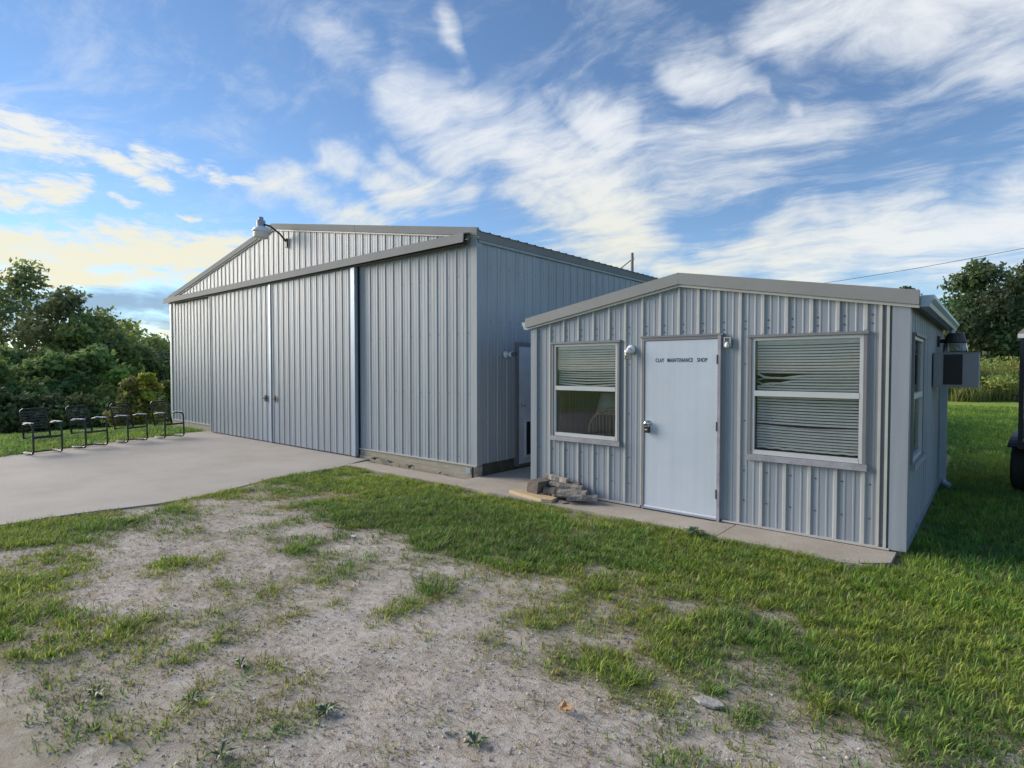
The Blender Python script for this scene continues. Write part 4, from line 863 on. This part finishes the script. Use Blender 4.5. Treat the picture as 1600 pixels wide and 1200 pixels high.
# ------------------------------------------------------------------ grass
def blades(bx, by, bz, L_, w, lean, az_, col):
    n = len(bx); b = np.c_[bx, by, bz]; d = np.c_[np.cos(az_), np.sin(az_), np.zeros(n)]; s = np.c_[-np.sin(az_), np.cos(az_), np.zeros(n)] * w[:, None]
    up = np.array((0, 0, 1.)); hz = np.sqrt(np.maximum(.02, 1 - lean ** 2))
    mid = b + d * (lean * L_ * .38)[:, None] + up * (hz * L_ * .58)[:, None]; tip = b + d * (lean * L_)[:, None] + up * (hz * L_ * .86)[:, None]
    v = np.stack([b - s, b + s, mid - s * .8, mid + s * .8, tip], 1).reshape(-1, 3); i = np.arange(n)[:, None] * 5
    return v, np.concatenate([i + [0, 1, 3], i + [0, 3, 2], i + [2, 3, 4]]), np.repeat(col, 5, 0)
for i, (u, v, D) in enumerate(BR):
    g = np.random.default_rng(300 + i); x, y = at(u, D); h = top_h(u, v, D, 0); n = 2600
    e = empty('tall_brush', (x, y, 0), 'pale green weedy brush clump at the far edge of the mown field', 'shrub', 'brush along the field edge')
    a_ = g.uniform(0, 2 * pi, n); r_ = 1.15 * np.sqrt(g.random(n)); L_ = h * g.uniform(.45, 1.15, n) * (1 - .25 * r_ / 1.15)
    col = np.array((.34, .38, .13)) * g.uniform(.55, 1.35, (n, 1)); dk = g.random(n) < .2; col[dk] *= np.array((.55, .7, .6)); br = g.random(n) < .12; col[br] = (.34, .27, .15)
    v_, t_, c_ = blades(r_ * np.cos(a_), r_ * np.sin(a_), np.zeros(n), L_, g.uniform(.012, .03, n), np.clip(g.normal(.25, .15, n), .02, .7), g.uniform(0, 2 * pi, n), col)
    fast_mesh('stems', v_, t_, c_, 'grass', e)
    cen = [(g.normal() * .5, g.normal() * .5, h * q) for q in (.3, .5, .65, .8, .9)]
    v_, t_, c_ = leaf_cloud(cen, [(.75, .75, h * .22)] * 5, 1500, .07, (.30, .36, .11), 400 + i); fast_mesh('foliage', v_, t_, c_, 'leaves', e)

def grass(name, x0, x1, y0, y1, clumps, per, hgt, wid, label, thr=True, seed=1, spread=.05, mask=None, mul=(1, 1, 1)):
    g = np.random.default_rng(seed); cx = g.uniform(x0, x1, clumps); cy = g.uniform(y0, y1, clumps)
    keep = ~hard(cx, cy)
    if mask is not None: keep &= mask(cx, cy)
    cx, cy = cx[keep], cy[keep]
    cvv = cover_at(cx, cy); nn = fbm(cx * 2.2, cy * 2.2, 4); p = np.clip((cvv + (nn - .5) * 1.6 - .09) / .6, 0, 1) if thr else np.ones(len(cx))
    if thr == 'sparse': p = np.clip((cvv - .02) * 1.1 + (fbm(cx * 4.5 + 9, cy * 4.5, 4) - .5) * 1.9, 0, 1) * np.where(cvv > .75, .25, .95)
    p = np.maximum(p ** 1.2, .06 * (cvv > .05)); k = g.random(len(cx)) < p; cx, cy, p = cx[k], cy[k], p[k]
    m = np.maximum(3, (per * g.uniform(.4, 1.4, len(cx)) * (.45 + .55 * p)).astype(int)); ci = np.repeat(np.arange(len(cx)), m); n = len(ci)
    r = spread * g.random(n) ** .7 * g.uniform(.5, 1.5, len(cx))[ci]; a = g.uniform(0, 2 * pi, n); bx = cx[ci] + r * np.cos(a); by = cy[ci] + r * np.sin(a)
    ok = ~hard(bx, by); bx, by, ci, a = bx[ok], by[ok], ci[ok], a[ok]; n = len(bx)
    hh_ = (hgt * (.35 + .65 * p) * g.uniform(.6, 1.35, len(cx)))[ci] * g.uniform(.5, 1.25, n)
    lean = np.clip(g.normal(.62, .2, n), .1, .97); az_ = a + g.normal(0, .6, n)
    hue = g.random(len(cx)); dry = (g.random(len(cx)) > .25 + .75 * p)
    pal = np.where(hue[:, None] < .45, np.array((.24, .32, .065)), np.where(hue[:, None] < .8, np.array((.33, .38, .09)), np.array((.14, .235, .07))))
    pal = np.where(dry[:, None], np.array((.30, .27, .11)), pal); pt = fbm(cx * .9 + 5, cy * .9, 3)[:, None]; pal = pal * (.55 + .9 * pt) * np.where(pt > .52, np.array((1.12, 1., .9)), np.array((.92, 1., 1.05))); col = pal[ci] * g.uniform(.65, 1.35, (n, 1)); br = g.random(n) < .10; col[br] = np.array((.36, .29, .16)) * g.uniform(.6, 1.1, (br.sum(), 1))
    col = col * np.array(mul)
    v, t, c = blades(bx, by, gz(bx, by) - .004, hh_, wid * g.uniform(.6, 1.3, n), lean, az_, col)
    return fast_mesh(name, v, t, c, 'grass', None, kind='stuff', label=label, category='grass')
grass('lawn_grass', -8.9, 1.6, .6, 5.75, 30000, 17, .068, .0034, 'patchy green grass growing over the sandy yard', seed=11, spread=.055, mul=(.84, 1., .85))
grass('sparse_grass', -8.6, 1.2, .5, 4.8, 34000, 7, .055, .0026, 'thin short grass sprouting through the bare sandy soil', 'sparse', 15, .03)
grass('field_grass', -.85, 4.5, 5.0, 14, 17000, 15, .10, .0035, 'shaded lush grass beside the shed', False, 12, mask=lambda x, y: (x > -.58) | (y < 5.6), mul=(.72, 1., .8))
grass('meadow_grass', -7, 7, 14, 32, 22000, 9, .13, .008, 'mown sunny field grass behind the shed', False, 13, .09, mask=lambda x, y: np.abs(x - y * .012) < 3.5 + (y - 14) * .12, mul=(.78, 1.05, .8))
grass('verge_grass', -21, -13.2, -2, 10, 22000, 10, .11, .007, 'green verge between the driveway and the wood', False, 14, .08, mul=(.8, 1.05, .85))
# straw litter lying flat
g = np.random.default_rng(21); n = 30000; x = g.uniform(-8.5, .8, n); y = g.uniform(.6, 4.6, n); k = ~hard(x, y) & (g.random(n) < .25 + .75 * (fbm(x * 1.3, y * 1.3, 3) > .5)); x, y = x[k], y[k]; n = len(x); a = g.uniform(0, 2 * pi, n); l = g.uniform(.015, .055, n)
P = np.c_[x, y, gz(x, y) + .004]; d = np.c_[np.cos(a), np.sin(a), g.uniform(-.05, .12, n)] * l[:, None]; s = np.c_[-np.sin(a), np.cos(a), np.zeros(n)] * .0016
v = np.stack([P - s, P + s, P + d + s, P + d - s], 1).reshape(-1, 3); i = np.arange(n)[:, None] * 4
fast_mesh('straw_litter', v, np.concatenate([i + [0, 1, 2], i + [0, 2, 3]]), np.repeat(np.array((.30, .25, .19)) * g.uniform(.3, 1.4, (n, 1)), 4, 0), 'gravel', None, kind='stuff', label='dead straw bits scattered on the bare soil', category='straw')
# gravel
n = 26000; x = g.uniform(-8, .8, n); y = g.uniform(.5, 4.4, n); k = ~hard(x, y) & (cover_at(x, y) < .62); x, y = x[k], y[k]; n = len(x); sz = .0022 + .008 * g.random(n) ** 5
oc = np.array([(1, 0, 0), (-1, 0, 0), (0, 1, 0), (0, -1, 0), (0, 0, .8), (0, 0, -.8)]); of = np.array([(0, 2, 4), (2, 1, 4), (1, 3, 4), (3, 0, 4)])
v = (np.c_[x, y, gz(x, y) + sz * .3][:, None, :] + oc[None] * sz[:, None, None] * g.uniform(.6, 1.4, (n, 6, 1))).reshape(-1, 3); t = (np.arange(n)[:, None, None] * 6 + of[None]).reshape(-1, 3)
fast_mesh('gravel', v, t, np.repeat(np.array((.46, .43, .39)) * g.uniform(.5, 1.45, (n, 1)), 6, 0), 'gravel', None, kind='stuff', label='fine pale gravel bits on the bare soil', category='gravel')

# weeds, leaves and stones one can pick out
def weed(u, v, r, n, base, label, name='broadleaf_weed', up=.35):
    x, y = gnd(u, v); z = float(gz(np.array(x), np.array(y))) if y < 5.5 else .033
    e = empty(name, (x, y, z), label, 'weed'); g = np.random.default_rng(int(u))
    for k in range(n):
        a = k * 2.4 + g.uniform(-.3, .3); l = r * g.uniform(.6, 1.15); d = np.array((cos(a), sin(a), 0)); s = np.array((-sin(a), cos(a), 0)) * l * .16; h = up * l * g.uniform(.5, 1.4)
        p0 = np.array((x, y, z + .004)); p1 = p0 + d * l * .5 + (0, 0, h); p2 = p0 + d * l + (0, 0, h * .7)
        MB().add([p0 - s * .2, p0 + s * .2, p1 - s, p1 + s, p2, p1 - (0, 0, .004)], [(0, 5, 2), (0, 1, 5), (1, 3, 5), (2, 5, 4), (5, 3, 4)]).build('leaf', base, e)
M['weed'] = mat('weed_leaf', (.09, .14, .055), .5, .25, 30); M['weed_y'] = mat('weed_leaf_yellow', (.20, .20, .05), .55, .25, 30)
for u, v, r, n, b, lab in [(508, 1113, .085, 14, 'weed', 'dark green leafy weed rosette on bare soil'), (376, 1040, .07, 9, 'weed', 'flat dark weed rosette left of the leafy one'), (300, 1092, .06, 8, 'weed', 'small dark weed on pale sandy soil'), (150, 1082, .07, 9, 'weed', 'dark blue-green weed near the grassy edge'), (345, 1180, .07, 9, 'weed', 'withered dark weed in the pale sand'), (742, 1160, .07, 10, 'weed', 'dark spiky weed in front of the tan leaf')]: weed(u, v, r, n, b, lab)
weed(1085, 838, .13, 26, 'weed', 'low green weed mat growing in the walkway joint by the door', 'joint_weed', .25)
weed(1342, 853, .09, 16, 'weed_y', 'yellowish seedling weed sprouting at the shed base under the wide window', 'seedling_weed', 1.1)
for u, v in ((585, 722), (610, 727), (640, 735)): weed(u, v, .11, 14, 'weed', 'straggly weed ' + {585: 'beside the pale door edge', 610: 'midway between its two neighbours', 640: 'nearest the shed'}[u] + ' in the dirt under the hangar sill', 'sill_weed', .5)
def litter(name, u, v, pts, m, label, cat, th=.004):
    x, y = gnd(u, v); z = float(gz(np.array(x), np.array(y))) + .012
    tag(MB().prism([(x + a, y + b, z + c) for a, b, c in pts], (0, 0, th)).build(name, m), label, cat)
lf = lambda s, c: [(-1.1 * s, -.1 * s, c * .2), (-.6 * s, -.35 * s, c * .1), (-.5 * s, -.7 * s, c), (0, -.4 * s, c * .2), (.45 * s, -.65 * s, c * .9), (.6 * s, -.15 * s, c * .4), (1.1 * s, .1 * s, c * 1.5), (.5 * s, .3 * s, c * .5), (.3 * s, .75 * s, c * 1.3), (-.1 * s, .35 * s, c * .4), (-.6 * s, .5 * s, c * 1.1)]
litter('dry_leaf', 885, 1110, lf(.042, .03), 'leaf_dry', 'curled tan dry leaf lying on the sandy soil', 'leaf')
litter('dry_leaf', 508, 798, lf(.04, .02), 'leaf_red', 'russet dry leaf at the edge of the grass', 'leaf')
litter('dry_leaf', 510, 823, lf(.04, .012), 'leaf_dry', 'pale tan leaf on the dirt near the russet one', 'leaf')
litter('paper_scrap', 552, 840, lf(.035, .01), 'paper', 'small white scrap lying on the bare dirt', 'litter')
litter('flat_stone', 1108, 1096, [(-.075, -.02, 0), (-.03, -.045, .002), (.04, -.035, 0), (.08, .0, .003), (.03, .035, .002), (-.04, .03, 0)], 'stone', 'flat grey stone slab among sparse grass tufts', 'stone', .012)
litter('flat_stone', 697, 1143, [(-.018, -.008, 0), (.006, -.016, 0), (.02, .003, 0), (.004, .015, 0), (-.012, .01, 0)], 'stone', 'small pale pebble in the sand before the tan leaf', 'stone', .012)
# rubble strip between sill and walkway
g = np.random.default_rng(5)
for k in range(12):
    x = -6.25 - 2.3 * g.random() ** 1.6; y = 6.06 + .16 * g.random(); s = g.uniform(.015, .04)
    o = MB().lathe([(s * .5, 0), (s, s * .4), (s * .8, s * .8), (s * .3, s)], (x, y, -.005), 7).build('rubble_stone', 'stone'); tag(o, 'small broken stone in the dirt strip under the hangar sill', 'stone', 'rubble under the hangar sill')
